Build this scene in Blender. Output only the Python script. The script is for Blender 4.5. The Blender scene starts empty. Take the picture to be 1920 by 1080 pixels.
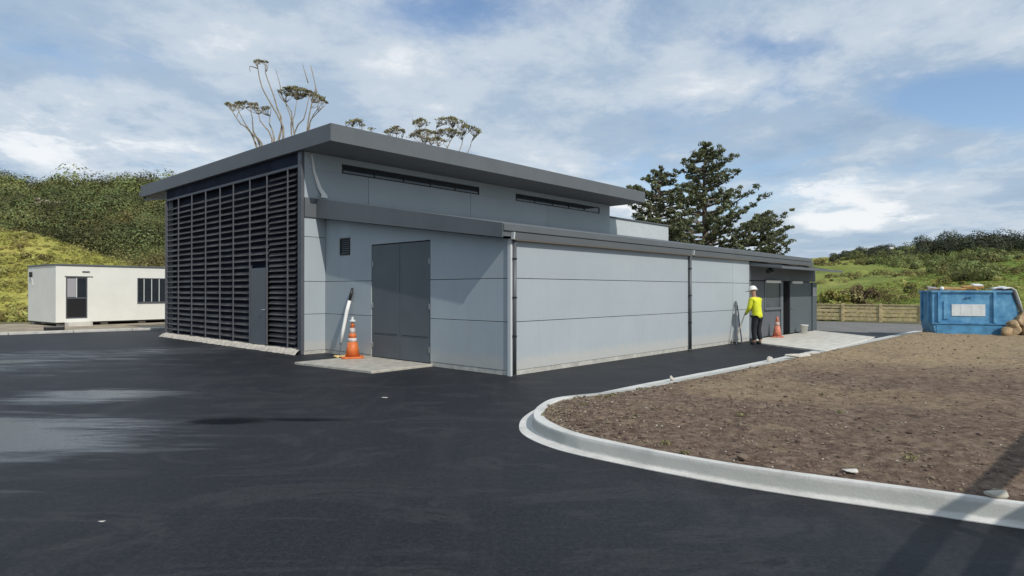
import bpy, bmesh, math, random
import numpy as np
from mathutils import Vector, Matrix, noise as mnoise

random.seed(7); np.random.seed(7)
S = bpy.context.scene
R = math.radians

# ------------------------------------------------------------------ camera
F_PX, H_CAM, Y_H = 1180.0, 1.65, 545.0
cam_d = bpy.data.cameras.new('camera'); cam = bpy.data.objects.new('camera', cam_d)
S.collection.objects.link(cam); S.camera = cam
cam_d.sensor_width = 36.0; cam_d.lens = 36.0 * F_PX / 1920.0
cam_d.clip_start = 0.05; cam_d.clip_end = 6000
cam.location = (0, 0, H_CAM); cam.rotation_euler = (R(90.243), 0, 0)

# ------------------------------------------------------------------ building axes: u along the long wall, v along the end wall
UA = math.atan2(F_PX, 1085.0)
CX, CY = -0.03, 12.17
ux, uy = math.cos(UA), math.sin(UA)
def W(a, b, z=0.0): return Vector((CX + a*ux - b*uy, CY + a*uy + b*ux, z))
def at(px, py, z=0.0):            # point of the level z seen at that spot of the photograph
    Y = F_PX*(H_CAM - z)/(py - Y_H); return Vector(((px-960)/F_PX*Y, Y, z))
def a_of(px, b):                  # along the long wall
    k = (px-960)/F_PX; x0, y0 = CX - b*uy, CY + b*ux
    return (k*y0 - x0)/(ux - k*uy)
def b_of(px, a):                  # along the end wall
    k = (px-960)/F_PX; x0, y0 = CX + a*ux, CY + a*uy
    return (k*y0 - x0)/(-uy - k*ux)

# ------------------------------------------------------------------ sun and sky
TR = Vector((0.30*ux - 1.43*uy, 0.30*uy + 1.43*ux, -1.30)).normalized()   # the way the light travels
sun_d = bpy.data.lights.new('sun', 'SUN'); sun_d.energy = 2.8; sun_d.angle = R(0.55); sun_d.color = (1.0, 0.945, 0.87)
sun = bpy.data.objects.new('sun', sun_d); S.collection.objects.link(sun)
sun.location = (20, -30, 40); sun.rotation_euler = TR.to_track_quat('-Z', 'Y').to_euler()
SUN_EL = math.asin(-TR.z); SUN_AZ = math.atan2(-TR.x, -TR.y)

w = bpy.data.worlds.new('World'); S.world = w; w.use_nodes = True
nt = w.node_tree; nt.nodes.clear()
def N(tree, typ, **kw):
    n = tree.nodes.new(typ)
    for k, v in kw.items(): setattr(n, k, v)
    return n
def setin(n, **kw):
    for k, v in kw.items(): n.inputs[k.replace('_', ' ')].default_value = v
out = N(nt, 'ShaderNodeOutputWorld'); bg = N(nt, 'ShaderNodeBackground'); bg.inputs['Strength'].default_value = 0.13
nt.links.new(bg.outputs[0], out.inputs[0])
sky = N(nt, 'ShaderNodeTexSky', sky_type='NISHITA', sun_disc=False, sun_elevation=SUN_EL, sun_rotation=SUN_AZ,
        altitude=50, air_density=1.0, dust_density=0.6, ozone_density=2.0)
tc = N(nt, 'ShaderNodeTexCoord'); sep = N(nt, 'ShaderNodeSeparateXYZ'); nt.links.new(tc.outputs['Generated'], sep.inputs[0])
def math_n(tree, op, a, b=None, c=None, clamp=False):
    n = N(tree, 'ShaderNodeMath', operation=op); n.use_clamp = clamp
    for i, v in enumerate((a, b, c)):
        if v is None: continue
        if isinstance(v, (int, float)): n.inputs[i].default_value = v
        else: tree.links.new(v, n.inputs[i])
    return n.outputs[0]
def wm(op, a, b=None, c=None, clamp=False): return math_n(nt, op, a, b, c, clamp)
zc = wm('ADD', wm('MAXIMUM', sep.outputs['Z'], 0.0), 0.16)
cu = wm('DIVIDE', sep.outputs['X'], zc); cv = wm('DIVIDE', sep.outputs['Y'], zc)
comb = N(nt, 'ShaderNodeCombineXYZ'); nt.links.new(cu, comb.inputs[0]); nt.links.new(cv, comb.inputs[1])
def cloud_noise(scale, detail, rough, dist, off, rot=0.0, stretch=(1, 1, 1)):
    mp = N(nt, 'ShaderNodeMapping'); mp.inputs['Location'].default_value = off
    mp.inputs['Rotation'].default_value = (0, 0, rot); mp.inputs['Scale'].default_value = stretch
    nt.links.new(comb.outputs[0], mp.inputs[0])
    n = N(nt, 'ShaderNodeTexNoise'); setin(n, Scale=scale, Detail=detail, Roughness=rough, Distortion=dist)
    nt.links.new(mp.outputs[0], n.inputs['Vector']); return n.outputs['Fac']
def ramp(tree, fac, stops, interp='EASE'):
    r = N(tree, 'ShaderNodeValToRGB'); r.color_ramp.interpolation = interp
    els = r.color_ramp.elements
    while len(els) < len(stops): els.new(0.5)
    for e, (p, c) in zip(els, stops):
        e.position = p; e.color = c if len(c) == 4 else (*c, 1)
    tree.links.new(fac, r.inputs[0]); return r.outputs[0]
n1 = cloud_noise(0.85, 10, 0.60, 0.25, (3.1, 1.7, 0), 0.5, (1.0, 0.85, 1))
n2 = cloud_noise(2.4, 12, 0.66, 0.15, (7.3, 2.2, 4), -0.3, (1.0, 0.9, 1))
n3 = cloud_noise(1.3, 7, 0.55, 0.2, (1.3, 8.8, 2), 0.2)
cover = wm('ADD', wm('MULTIPLY', n1, 0.7), wm('MULTIPLY', n2, 0.3))
def sky_uv(px, py):
    d = Vector(((px-960)/F_PX, 1, (Y_H-py)/F_PX)).normalized(); z = max(d.z, 0)+0.16; return d.x/z, d.y/z
def blob(px, py, ru, rv, amt):
    u0, v0 = sky_uv(px, py)
    du = wm('DIVIDE', wm('SUBTRACT', cu, u0), ru); dv = wm('DIVIDE', wm('SUBTRACT', cv, v0), rv)
    d = wm('ADD', wm('MULTIPLY', du, du), wm('MULTIPLY', dv, dv))
    return wm('MULTIPLY', wm('SUBTRACT', 1.0, wm('SQRT', d), clamp=True), amt)
for bl in ((1850, 190, .42, .26, .42), (1450, 85, .24, .12, .17), (330, 110, .5, .25, .10), (820, 20, .4, .15, .14), (1240, 195, .3, .2, .10)):
    cover = wm('SUBTRACT', cover, blob(*bl))
for bl in ((60, 260, .9, .6, .10), (1480, 250, .9, .5, .07)):
    cover = wm('ADD', cover, blob(*bl))
cmask = ramp(nt, cover, [(0.30, (0, 0, 0)), (0.50, (1, 1, 1))])
cmask = wm('MULTIPLY', cmask, 0.95)
shade = wm('ADD', wm('MULTIPLY', n3, 0.6), wm('MULTIPLY', n2, 0.4))
for bl in ((80, 280, .9, .7, .2), (1490, 345, .42, .5, .19), (1590, 412, .40, .5, .22), (1200, 400, .4, .4, .15), (1620, 160, .7, .35, .06)):
    shade = wm('ADD', shade, wm('MULTIPLY', blob(*bl), wm('MULTIPLY_ADD', n2, 3.0, -0.7, True)))
ccol = ramp(nt, shade, [(0.37, (2.15, 2.95, 3.95)), (0.47, (2.75, 3.5, 4.4)), (0.56, (3.9, 4.45, 5.05)), (0.68, (6.1, 6.25, 6.4))])
mixs = N(nt, 'ShaderNodeMix', data_type='RGBA')
nt.links.new(cmask, mixs.inputs[0]); nt.links.new(sky.outputs[0], mixs.inputs[6]); nt.links.new(ccol, mixs.inputs[7])
nt.links.new(mixs.outputs[2], bg.inputs['Color'])

S.view_settings.view_transform = 'Standard'; S.view_settings.look = 'None'
S.view_settings.exposure = 0.20; S.view_settings.gamma = 1.0; S.view_settings.use_curve_mapping = False
S.cycles.max_bounces = 6

# ------------------------------------------------------------------ helpers
def link(o): S.collection.objects.link(o); return o
def tag(o, label=None, cat=None, group=None, kind=None):
    if label: o['label'] = label
    if cat: o['category'] = cat
    if group: o['group'] = group
    if kind: o['kind'] = kind
    return o
def empty(name, loc=(0, 0, 0), rz=0.0, label=None, cat=None, group=None):
    o = bpy.data.objects.new(name, None); o.empty_display_size = 0.2
    o.location = loc; o.rotation_euler = (0, 0, rz); link(o); return tag(o, label, cat, group)

class MB:
    def __init__(s): s.v = []; s.f = []
    def add(s, vs, fs):
        k = len(s.v); s.v += [tuple(p) for p in vs]; s.f += [tuple(i+k for i in f) for f in fs]; return s
    def box(s, x0, x1, y0, y1, z0, z1, m=None):
        vs = [Vector(p) for p in ((x0,y0,z0),(x1,y0,z0),(x1,y1,z0),(x0,y1,z0),(x0,y0,z1),(x1,y0,z1),(x1,y1,z1),(x0,y1,z1))]
        if m is not None: vs = [m @ p for p in vs]
        return s.add(vs, [(0,3,2,1),(4,5,6,7),(0,1,5,4),(1,2,6,5),(2,3,7,6),(3,0,4,7)])
    def cbox(s, c, sx, sy, sz, rot=None):
        m = Matrix.Translation(c)
        if rot is not None: m = m @ rot.to_4x4()
        return s.box(-sx/2, sx/2, -sy/2, sy/2, -sz/2, sz/2, m)
    def prism(s, poly, axis, lo, hi):   # poly in the other two axes, counter-clockwise seen down the axis
        def P(p, t):
            return {'x': (t, p[0], p[1]), 'y': (p[0], t, p[1]), 'z': (p[0], p[1], t)}[axis]
        n = len(poly)
        vs = [P(p, lo) for p in poly] + [P(p, hi) for p in poly]
        fs = [tuple(range(n))[::-1], tuple(range(n, 2*n))] + [(i, (i+1) % n, (i+1) % n + n, i+n) for i in range(n)]
        if axis == 'y': fs = [f[::-1] for f in fs]
        return s.add(vs, fs)
    def tube(s, pts, rad, n=8, caps=True):
        pts = [Vector(p) for p in pts]
        if not hasattr(rad, '__len__'): rad = [rad]*len(pts)
        rings = []; prev = None
        for i, p in enumerate(pts):
            d = (pts[min(i+1, len(pts)-1)] - pts[max(i-1, 0)])
            if d.length < 1e-9: d = Vector((0, 0, 1))
            d.normalize()
            if prev is None:
                prev = d.orthogonal().normalized()
            a = (prev - d*prev.dot(d))
            if a.length < 1e-6: a = d.orthogonal()
            a.normalize(); prev = a; b = d.cross(a)
            rings.append([p + (a*math.cos(2*math.pi*k/n) + b*math.sin(2*math.pi*k/n))*rad[i] for k in range(n)])
        vs = [q for r in rings for q in r]; fs = []
        for i in range(len(pts)-1):
            for k in range(n):
                fs.append((i*n+k, i*n+(k+1) % n, (i+1)*n+(k+1) % n, (i+1)*n+k))
        if caps: fs += [tuple(range(n))[::-1], tuple(range((len(pts)-1)*n, len(pts)*n))]
        return s.add(vs, fs)
    def lathe(s, prof, n=16, c=(0, 0, 0), cap=True):
        vs = []; fs = []
        for r, z in prof:
            for k in range(n):
                t = 2*math.pi*k/n; vs.append((c[0]+r*math.cos(t), c[1]+r*math.sin(t), c[2]+z))
        for i in range(len(prof)-1):
            for k in range(n): fs.append((i*n+k, i*n+(k+1) % n, (i+1)*n+(k+1) % n, (i+1)*n+k))
        if cap: fs += [tuple(range(n))[::-1], tuple(range((len(prof)-1)*n, len(prof)*n))]
        return s.add(vs, fs)
    def build(s, name, m, parent=None, smooth=False, bevel=0, label=None):
        me = bpy.data.meshes.new(name); me.from_pydata(s.v, [], s.f); me.update()
        if m is not None: me.materials.append(m)
        if smooth: me.polygons.foreach_set('use_smooth', [True]*len(me.polygons))
        o = bpy.data.objects.new(name, me); link(o)
        if parent is not None: o.parent = parent
        if bevel:
            bv = o.modifiers.new('bevel', 'BEVEL'); bv.width = bevel; bv.segments = 2; bv.limit_method = 'ANGLE'
        if label: o['label'] = label
        return o
def share(src, name, parent, loc=(0, 0, 0), scale=(1, 1, 1)):
    o = bpy.data.objects.new(name, src.data); link(o); o.parent = parent; o.location = loc; o.scale = scale; return o
def np_mesh(name, V, Fq, m, parent=None, smooth=False, tone=None):   # quads from numpy arrays
    me = bpy.data.meshes.new(name); V = np.asarray(V, np.float32); Fq = np.asarray(Fq, np.int32); k = Fq.shape[1]
    me.vertices.add(len(V)); me.vertices.foreach_set('co', V.ravel())
    me.loops.add(Fq.size); me.loops.foreach_set('vertex_index', Fq.ravel())
    me.polygons.add(len(Fq)); me.polygons.foreach_set('loop_start', np.arange(0, Fq.size, k, dtype=np.int32))
    if smooth: me.polygons.foreach_set('use_smooth', np.ones(len(Fq), bool))
    me.update(calc_edges=True); me.validate()
    if tone is not None: me.attributes.new('tone', 'FLOAT', 'FACE').data.foreach_set('value', np.asarray(tone, np.float32))
    if m is not None: me.materials.append(m)
    o = bpy.data.objects.new(name, me); link(o)
    if parent is not None: o.parent = parent
    return o
def grid_mesh(name, P, m, parent=None, smooth=True):      # P: rows x cols x 3
    r, c, _ = P.shape; idx = np.arange(r*c).reshape(r, c)
    Fq = np.stack([idx[:-1, :-1], idx[:-1, 1:], idx[1:, 1:], idx[1:, :-1]], -1).reshape(-1, 4)
    return np_mesh(name, P.reshape(-1, 3), Fq, m, parent, smooth)
def leaves(name, C, Rr, n, size, m, parent=None, flat=1.0, shell=0.5, up=0.25, elong=1.6, rng=None, rough=0.55):
    # leaf-sized faces spread through the volume of each clump: C centres, Rr radii, n leaves per clump
    rng = rng or np.random
    C = np.asarray(C, float); Rr = np.asarray(Rr, float); k = len(C)
    d = rng.normal(size=(k, n, 3)); d /= np.linalg.norm(d, axis=2, keepdims=True)
    rad = (shell + (1-shell)*rng.rand(k, n, 1)**0.6)*(0.86+0.22*rng.rand(k, n, 1))
    p = d*rad*Rr[:, None, None]; p[..., 2] *= flat; p += C[:, None, :]
    nrm = d*0.8 + rng.normal(size=d.shape)*rough; nrm[..., 2] += up
    nrm /= np.linalg.norm(nrm, axis=2, keepdims=True)
    t = np.cross(nrm, rng.normal(size=d.shape)); t /= np.linalg.norm(t, axis=2, keepdims=True)
    b = np.cross(nrm, t)
    sz = (np.asarray(size)*np.ones(k))[:, None, None]*(0.6+0.8*rng.rand(k, n, 1))
    t = t*sz*elong*0.5; b = b*sz*0.5
    V = np.stack([p-t, p-b*0.9+t*0.15, p+t, p+b*0.9+t*0.15], 2).reshape(-1, 3)
    return np_mesh(name, V, np.arange(len(V)).reshape(-1, 4), m, parent, tone=np.repeat(rng.rand(k), n))

# ------------------------------------------------------------------ materials
def material(name, col, rough=0.6, var=0.0, vscale=3.0, bump=0.0, bscale=40.0, spec=0.5, metal=0.0, col2=None, stretch=(1, 1, 1), island=0.0, detail=6, trans=0.0, plant=0.0):
    m = bpy.data.materials.new(name); m.use_nodes = True; t = m.node_tree
    p = t.nodes['Principled BSDF']; p.inputs['Roughness'].default_value = rough
    p.inputs['Specular IOR Level'].default_value = spec; p.inputs['Metallic'].default_value = metal
    p.inputs['Base Color'].default_value = (*col, 1)
    g = N(t, 'ShaderNodeTexCoord'); mp = N(t, 'ShaderNodeMapping'); mp.inputs['Scale'].default_value = stretch
    t.links.new(g.outputs['Object'], mp.inputs[0])
    colout = None
    if var or col2:
        n = N(t, 'ShaderNodeTexNoise'); setin(n, Scale=vscale, Detail=detail, Roughness=0.6); t.links.new(mp.outputs[0], n.inputs['Vector'])
        c1 = tuple(max(0, c*(1-var)) for c in col); c2 = col2 or tuple(c*(1+var) for c in col)
        colout = ramp(t, n.outputs['Fac'], [(0.35, c1), (0.65, c2)], 'LINEAR')
    if island:
        gi = N(t, 'ShaderNodeNewGeometry'); hs = N(t, 'ShaderNodeHueSaturation')
        if colout is not None: t.links.new(colout, hs.inputs['Color'])
        else: hs.inputs['Color'].default_value = (*col, 1)
        v = math_n(t, 'MULTIPLY_ADD', gi.outputs['Random Per Island'], 2*island, 1-island)
        if plant:
            at_ = N(t, 'ShaderNodeAttribute'); at_.attribute_name = 'tone'; v = math_n(t, 'MULTIPLY', v, math_n(t, 'MULTIPLY_ADD', at_.outputs['Fac'], 2*plant, 1-plant))
        t.links.new(v, hs.inputs['Value'])
        h = math_n(t, 'MULTIPLY_ADD', at_.outputs['Fac'] if plant else gi.outputs['Random Per Island'], 0.06, 0.465); t.links.new(h, hs.inputs['Hue'])
        colout = hs.outputs[0]
    if colout is not None: t.links.new(colout, p.inputs['Base Color'])
    if bump:
        n = N(t, 'ShaderNodeTexNoise'); setin(n, Scale=bscale, Detail=5, Roughness=0.6); t.links.new(mp.outputs[0], n.inputs['Vector'])
        bp = N(t, 'ShaderNodeBump'); bp.inputs['Strength'].default_value = bump; bp.inputs['Distance'].default_value = 0.02
        t.links.new(n.outputs['Fac'], bp.inputs['Height']); t.links.new(bp.outputs[0], p.inputs['Normal'])
    if trans:
        tr = N(t, 'ShaderNodeBsdfTranslucent'); mx = N(t, 'ShaderNodeMixShader'); mx.inputs[0].default_value = trans
        if colout is not None: t.links.new(colout, tr.inputs[0])
        else: tr.inputs[0].default_value = (*col, 1)
        t.links.new(p.outputs[0], mx.inputs[1]); t.links.new(tr.outputs[0], mx.inputs[2])
        t.links.new(mx.outputs[0], t.nodes['Material Output'].inputs[0])
    return m
def glass_mat(name, col=(0.02, 0.025, 0.03), rough=0.06):
    m = material(name, col, rough, spec=0.9, var=0.15, vscale=1.5); return m

def wall_mat():
    m = material('wall_paint', (0.285, 0.325, 0.345), 0.62, spec=0.35); t = m.node_tree; p = t.nodes['Principled BSDF']
    g = N(t, 'ShaderNodeTexCoord')
    n = N(t, 'ShaderNodeTexNoise'); setin(n, Scale=0.8, Detail=7, Roughness=0.6); t.links.new(g.outputs['Object'], n.inputs['Vector'])
    base = ramp(t, n.outputs['Fac'], [(0.3, (0.345, 0.392, 0.420)), (0.7, (0.380, 0.428, 0.452))], 'LINEAR')
    mp = N(t, 'ShaderNodeMapping'); mp.inputs['Scale'].default_value = (5, 5, 0.35); t.links.new(g.outputs['Object'], mp.inputs[0])
    s = N(t, 'ShaderNodeTexNoise'); setin(s, Scale=2.0, Detail=5, Roughness=0.65); t.links.new(mp.outputs[0], s.inputs['Vector'])
    sm = ramp(t, s.outputs['Fac'], [(0.5, (0, 0, 0)), (0.8, (0.35, 0.35, 0.35))], 'LINEAR')
    mx = N(t, 'ShaderNodeMix', data_type='RGBA'); t.links.new(sm, mx.inputs[0]); t.links.new(base, mx.inputs[6])
    mx.inputs[7].default_value = (0.32, 0.35, 0.36, 1)
    # dried mud splash low on the wall
    sp = N(t, 'ShaderNodeSeparateXYZ'); t.links.new(g.outputs['Object'], sp.inputs[0])
    q = N(t, 'ShaderNodeTexNoise'); setin(q, Scale=6.0, Detail=6, Roughness=0.7); t.links.new(g.outputs['Object'], q.inputs['Vector'])
    hgt = math_n(t, 'ADD', sp.outputs['Z'], math_n(t, 'MULTIPLY', q.outputs['Fac'], -0.5))
    dm = ramp(t, hgt, [(0.0, (0.55, 0.55, 0.55)), (0.16, (0, 0, 0))], 'LINEAR')
    m2 = N(t, 'ShaderNodeMix', data_type='RGBA'); t.links.new(dm, m2.inputs[0]); t.links.new(mx.outputs[2], m2.inputs[6])
    m2.inputs[7].default_value = (0.48, 0.46, 0.41, 1)
    oi = N(t, 'ShaderNodeObjectInfo'); hv = N(t, 'ShaderNodeHueSaturation'); t.links.new(m2.outputs[2], hv.inputs['Color'])
    t.links.new(math_n(t, 'MULTIPLY_ADD', oi.outputs['Random'], .09, .955), hv.inputs['Value'])
    t.links.new(hv.outputs[0], p.inputs['Base Color'])
    b = N(t, 'ShaderNodeTexNoise'); setin(b, Scale=1.6, Detail=8, Roughness=0.55); t.links.new(g.outputs['Object'], b.inputs['Vector'])
    bp = N(t, 'ShaderNodeBump'); bp.inputs['Strength'].default_value = 0.25; bp.inputs['Distance'].default_value = 0.02
    t.links.new(b.outputs['Fac'], bp.inputs['Height']); t.links.new(bp.outputs[0], p.inputs['Normal'])
    return m

def asphalt_mat():
    m = bpy.data.materials.new('asphalt'); m.use_nodes = True; t = m.node_tree; p = t.nodes['Principled BSDF']
    g = N(t, 'ShaderNodeTexCoord'); obj = g.outputs['Object']
    def noise(scale, det, rough, stretch=(1, 1, 1), rot=0, dist=0.0):
        mp = N(t, 'ShaderNodeMapping'); mp.inputs['Scale'].default_value = stretch; mp.inputs['Rotation'].default_value = (0, 0, rot)
        t.links.new(obj, mp.inputs[0]); n = N(t, 'ShaderNodeTexNoise'); setin(n, Scale=scale, Detail=det, Roughness=rough, Distortion=dist)
        t.links.new(mp.outputs[0], n.inputs['Vector']); return n.outputs['Fac']
    big = noise(0.30, 6, 0.6, (1, 1.6, 1), 0.3, 0.6)
    streak = noise(0.8, 6, 0.6, (0.35, 2.2, 1), 0.12, 0.8)
    streak2 = noise(0.9, 5, 0.55, (2.4, 0.3, 1), 0.75, 0.5)
    fine = noise(62, 4, 0.8); mid = noise(14, 5, 0.65); swirl = noise(0.55, 9, 0.68, (0.8, 1.6, 1), 0.4, 2.2)
    # damp patches with a film of water: where, and how smooth
    sp = N(t, 'ShaderNodeSeparateXYZ'); t.links.new(obj, sp.inputs[0])
    def blob(cx, cy, rx, ry, amt):
        dx = math_n(t, 'DIVIDE', math_n(t, 'SUBTRACT', sp.outputs['X'], cx), rx); dy = math_n(t, 'DIVIDE', math_n(t, 'SUBTRACT', sp.outputs['Y'], cy), ry)
        d = math_n(t, 'ADD', math_n(t, 'MULTIPLY', dx, dx), math_n(t, 'MULTIPLY', dy, dy))
        return math_n(t, 'MULTIPLY', math_n(t, 'SUBTRACT', 1.0, math_n(t, 'SQRT', d), clamp=True), amt)
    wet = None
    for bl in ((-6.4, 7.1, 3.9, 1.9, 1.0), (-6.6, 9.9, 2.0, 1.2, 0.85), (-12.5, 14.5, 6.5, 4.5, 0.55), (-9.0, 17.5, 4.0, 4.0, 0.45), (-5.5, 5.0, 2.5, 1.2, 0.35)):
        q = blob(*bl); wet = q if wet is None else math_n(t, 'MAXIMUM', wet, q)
    wet_sheen = math_n(t, 'ADD', wet, math_n(t, 'MULTIPLY_ADD', streak, 1.1, -0.62))
    wet_sheen = math_n(t, 'ADD', wet_sheen, math_n(t, 'MULTIPLY_ADD', noise(3.2, 7, .7, (.4, 2, 1), .1, .6), .9, -.45))
    wet_sheen = math_n(t, 'MULTIPLY', ramp(t, wet_sheen, [(0.12, (0, 0, 0)), (0.6, (1, 1, 1))], 'EASE'), ramp(t, wet, [(0.0, (0, 0, 0)), (0.15, (1, 1, 1))]))
    # colour
    c = ramp(t, big, [(0.3, (0.0075, 0.009, 0.0125)), (0.7, (0.013, 0.0147, 0.019))], 'LINEAR')
    def over(colr, fac, tint):
        mx = N(t, 'ShaderNodeMix', data_type='RGBA'); t.links.new(fac, mx.inputs[0]); t.links.new(colr, mx.inputs[6]); mx.inputs[7].default_value = (*tint, 1); return mx.outputs[2]
    c = over(c, ramp(t, streak2, [(0.52, (0, 0, 0)), (0.72, (0.5, 0.5, 0.5))]), (0.030, 0.031, 0.034))
    c = over(c, ramp(t, streak, [(0.55, (0, 0, 0)), (0.75, (0.45, 0.45, 0.45))]), (0.032, 0.032, 0.033))
    c = over(c, ramp(t, swirl, [(0.50, (0, 0, 0)), (0.60, (.6, .6, .6)), (0.66, (0.1, .1, .1))]), (0.036, 0.037, 0.039))
    c = over(c, ramp(t, mid, [(0.5, (0, 0, 0)), (0.75, (.5, .5, .5))], 'LINEAR'), (0.028, 0.030, 0.034))
    c = over(c, ramp(t, fine, [(0.55, (0, 0, 0)), (0.78, (0.8, 0.8, 0.8))], 'LINEAR'), (0.060, 0.063, 0.068))
    c = over(c, ramp(t, fine, [(0.28, (0.7, 0.7, 0.7)), (0.42, (0, 0, 0))], 'LINEAR'), (0.004, 0.005, 0.007))
    c = over(c, math_n(t, 'MULTIPLY', wet_sheen, 0.72), (0.125, 0.135, 0.148))  # pale silt and the sky sheen of the damp patches, painted into the colour
    grn = noise(26, 5, .8); c = over(c, ramp(t, grn, [(0.52, (0, 0, 0)), (0.66, (.55, .55, .55))], 'LINEAR'), (0.040, 0.042, 0.046)); c = over(c, ramp(t, grn, [(0.34, (.8, .8, .8)), (0.47, (0, 0, 0))], 'LINEAR'), (0.003, 0.004, 0.005))
    dk = math_n(t, 'ADD', math_n(t, 'MAXIMUM', blob(-3.6, 7.95, .85, 0.36, 1.2), blob(-2.75, 8.05, 1.3, .26, .62)), math_n(t, 'ADD', math_n(t, 'MULTIPLY_ADD', streak, 1.0, -0.62), math_n(t, 'MULTIPLY_ADD', swirl, 1.3, -0.62)))
    c = over(c, ramp(t, dk, [(0.02, (0, 0, 0)), (0.6, (0.9, 0.9, 0.9))]), (0.004, 0.005, 0.007))
    t.links.new(c, p.inputs['Base Color'])
    rg = N(t, 'ShaderNodeMapRange'); t.links.new(wet_sheen, rg.inputs[0]); rg.inputs[3].default_value = 0.60; rg.inputs[4].default_value = 0.26
    t.links.new(rg.outputs[0], p.inputs['Roughness']); p.inputs['Specular IOR Level'].default_value = 0.30
    hgt = math_n(t, 'ADD', math_n(t, 'MULTIPLY', fine, 0.5), math_n(t, 'MULTIPLY', mid, 0.5))
    bp = N(t, 'ShaderNodeBump'); bp.inputs['Distance'].default_value = 0.02; t.links.new(hgt, bp.inputs['Height'])
    bs = N(t, 'ShaderNodeMapRange'); t.links.new(wet_sheen, bs.inputs[0]); bs.inputs[3].default_value = 0.55; bs.inputs[4].default_value = 0.10
    t.links.new(bs.outputs[0], bp.inputs['Strength']); t.links.new(bp.outputs[0], p.inputs['Normal'])
    sl = math_n(t, 'MULTIPLY_ADD', ramp(t, dk, [(0.02, (0, 0, 0)), (0.6, (1, 1, 1))]), -0.24, 0.30); t.links.new(sl, p.inputs['Specular IOR Level'])
    return m

def soil_mat():
    m = bpy.data.materials.new('soil'); m.use_nodes = True; t = m.node_tree; p = t.nodes['Principled BSDF']
    g = N(t, 'ShaderNodeTexCoord'); obj = g.outputs['Object']; p.inputs['Roughness'].default_value = 0.95; p.inputs['Specular IOR Level'].default_value = 0.15
    def noise(scale, det, rough, stretch=(1, 1, 1), rot=0, dist=0.0):
        mp = N(t, 'ShaderNodeMapping'); mp.inputs['Scale'].default_value = stretch; mp.inputs['Rotation'].default_value = (0, 0, rot)
        t.links.new(obj, mp.inputs[0]); n = N(t, 'ShaderNodeTexNoise'); setin(n, Scale=scale, Detail=det, Roughness=rough, Distortion=dist)
        t.links.new(mp.outputs[0], n.inputs['Vector']); return n.outputs['Fac']
    a = noise(0.35, 6, 0.6, dist=0.8); b = noise(9, 8, 0.72); cfine = noise(38, 5, 0.75)
    c = ramp(t, b, [(0.28, (0.055, 0.037, 0.028)), (0.48, (0.142, 0.099, 0.074)), (0.70, (0.30, 0.225, 0.165))], 'LINEAR')
    # dry straw-coloured ground towards the back
    sp = N(t, 'ShaderNodeSeparateXYZ'); t.links.new(obj, sp.inputs[0])
    dry = math_n(t, 'ADD', math_n(t, 'MULTIPLY_ADD', sp.outputs['Y'], 0.085, -1.32), math_n(t, 'MULTIPLY', a, 1.75))
    dm = ramp(t, dry, [(0.3, (0, 0, 0)), (0.85, (0.85, 0.85, 0.85))], 'LINEAR')
    c2 = ramp(t, b, [(0.3, (0.20, 0.14, 0.08)), (0.7, (0.46, 0.355, 0.22))], 'LINEAR')
    mx = N(t, 'ShaderNodeMix', data_type='RGBA'); t.links.new(dm, mx.inputs[0]); t.links.new(c, mx.inputs[6]); t.links.new(c2, mx.inputs[7])
    wv = noise(1.6, 7, 0.7, dist=1.0); wm_ = ramp(t, wv, [(0.53, (0, 0, 0)), (0.66, (.6, .6, .6))], 'LINEAR')
    m3 = N(t, 'ShaderNodeMix', data_type='RGBA'); t.links.new(wm_, m3.inputs[0]); t.links.new(mx.outputs[2], m3.inputs[6]); m3.inputs[7].default_value = (0.27, 0.215, 0.135, 1); mx = m3
    sp2 = ramp(t, cfine, [(0.58, (0, 0, 0)), (0.72, (0.8, 0.8, 0.8))], 'LINEAR')
    m2 = N(t, 'ShaderNodeMix', data_type='RGBA'); t.links.new(sp2, m2.inputs[0]); t.links.new(mx.outputs[2], m2.inputs[6]); m2.inputs[7].default_value = (0.33, 0.28, 0.22, 1)
    t.links.new(m2.outputs[2], p.inputs['Base Color'])
    h = math_n(t, 'ADD', math_n(t, 'MULTIPLY', b, 0.7), math_n(t, 'MULTIPLY', cfine, 0.4))
    bp = N(t, 'ShaderNodeBump'); bp.inputs['Distance'].default_value = 0.05; bp.inputs['Strength'].default_value = 0.9
    t.links.new(h, bp.inputs['Height']); t.links.new(bp.outputs[0], p.inputs['Normal'])
    return m

M_wall = wall_mat(); M_asphalt = asphalt_mat(); M_soil = soil_mat()
M_joint = material('joint_dark', (0.03, 0.032, 0.035), 0.8)  # dark backing seen through the panel joints
M_plinth = material('plinth_concrete', (0.43, 0.425, 0.385), 0.85, var=0.18, vscale=5, bump=0.4, bscale=30)
M_fascia = material('fascia_metal', (0.112, 0.124, 0.132), 0.5, var=0.06, vscale=1.5, spec=0.4)
M_soffit = material('soffit_lining', (0.17, 0.178, 0.19), 0.7, var=0.06, vscale=2)
M_blade = material('louvre_metal', (0.072, 0.069, 0.067), 0.6, var=0.35, vscale=2.2, spec=0.4)
M_mull = material('mullion_metal', (0.085, 0.09, 0.105), 0.5, var=0.1, vscale=3)
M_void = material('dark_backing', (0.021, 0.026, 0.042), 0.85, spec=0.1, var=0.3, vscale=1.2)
M_door = material('door_paint', (0.088, 0.105, 0.116), 0.5, var=0.06, vscale=2, bump=0.05, bscale=8)
M_door2 = material('louvre_door_paint', (0.13, 0.15, 0.162), 0.5, var=0.06, vscale=2)
M_steel = material('steel', (0.45, 0.45, 0.45), 0.35, metal=0.8)
M_white = material('white_paint', (0.78, 0.78, 0.74), 0.55, var=0.03, vscale=2)
M_offwhite = material('panel_white', (0.72, 0.72, 0.66), 0.55, var=0.035, vscale=1.1)
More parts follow.
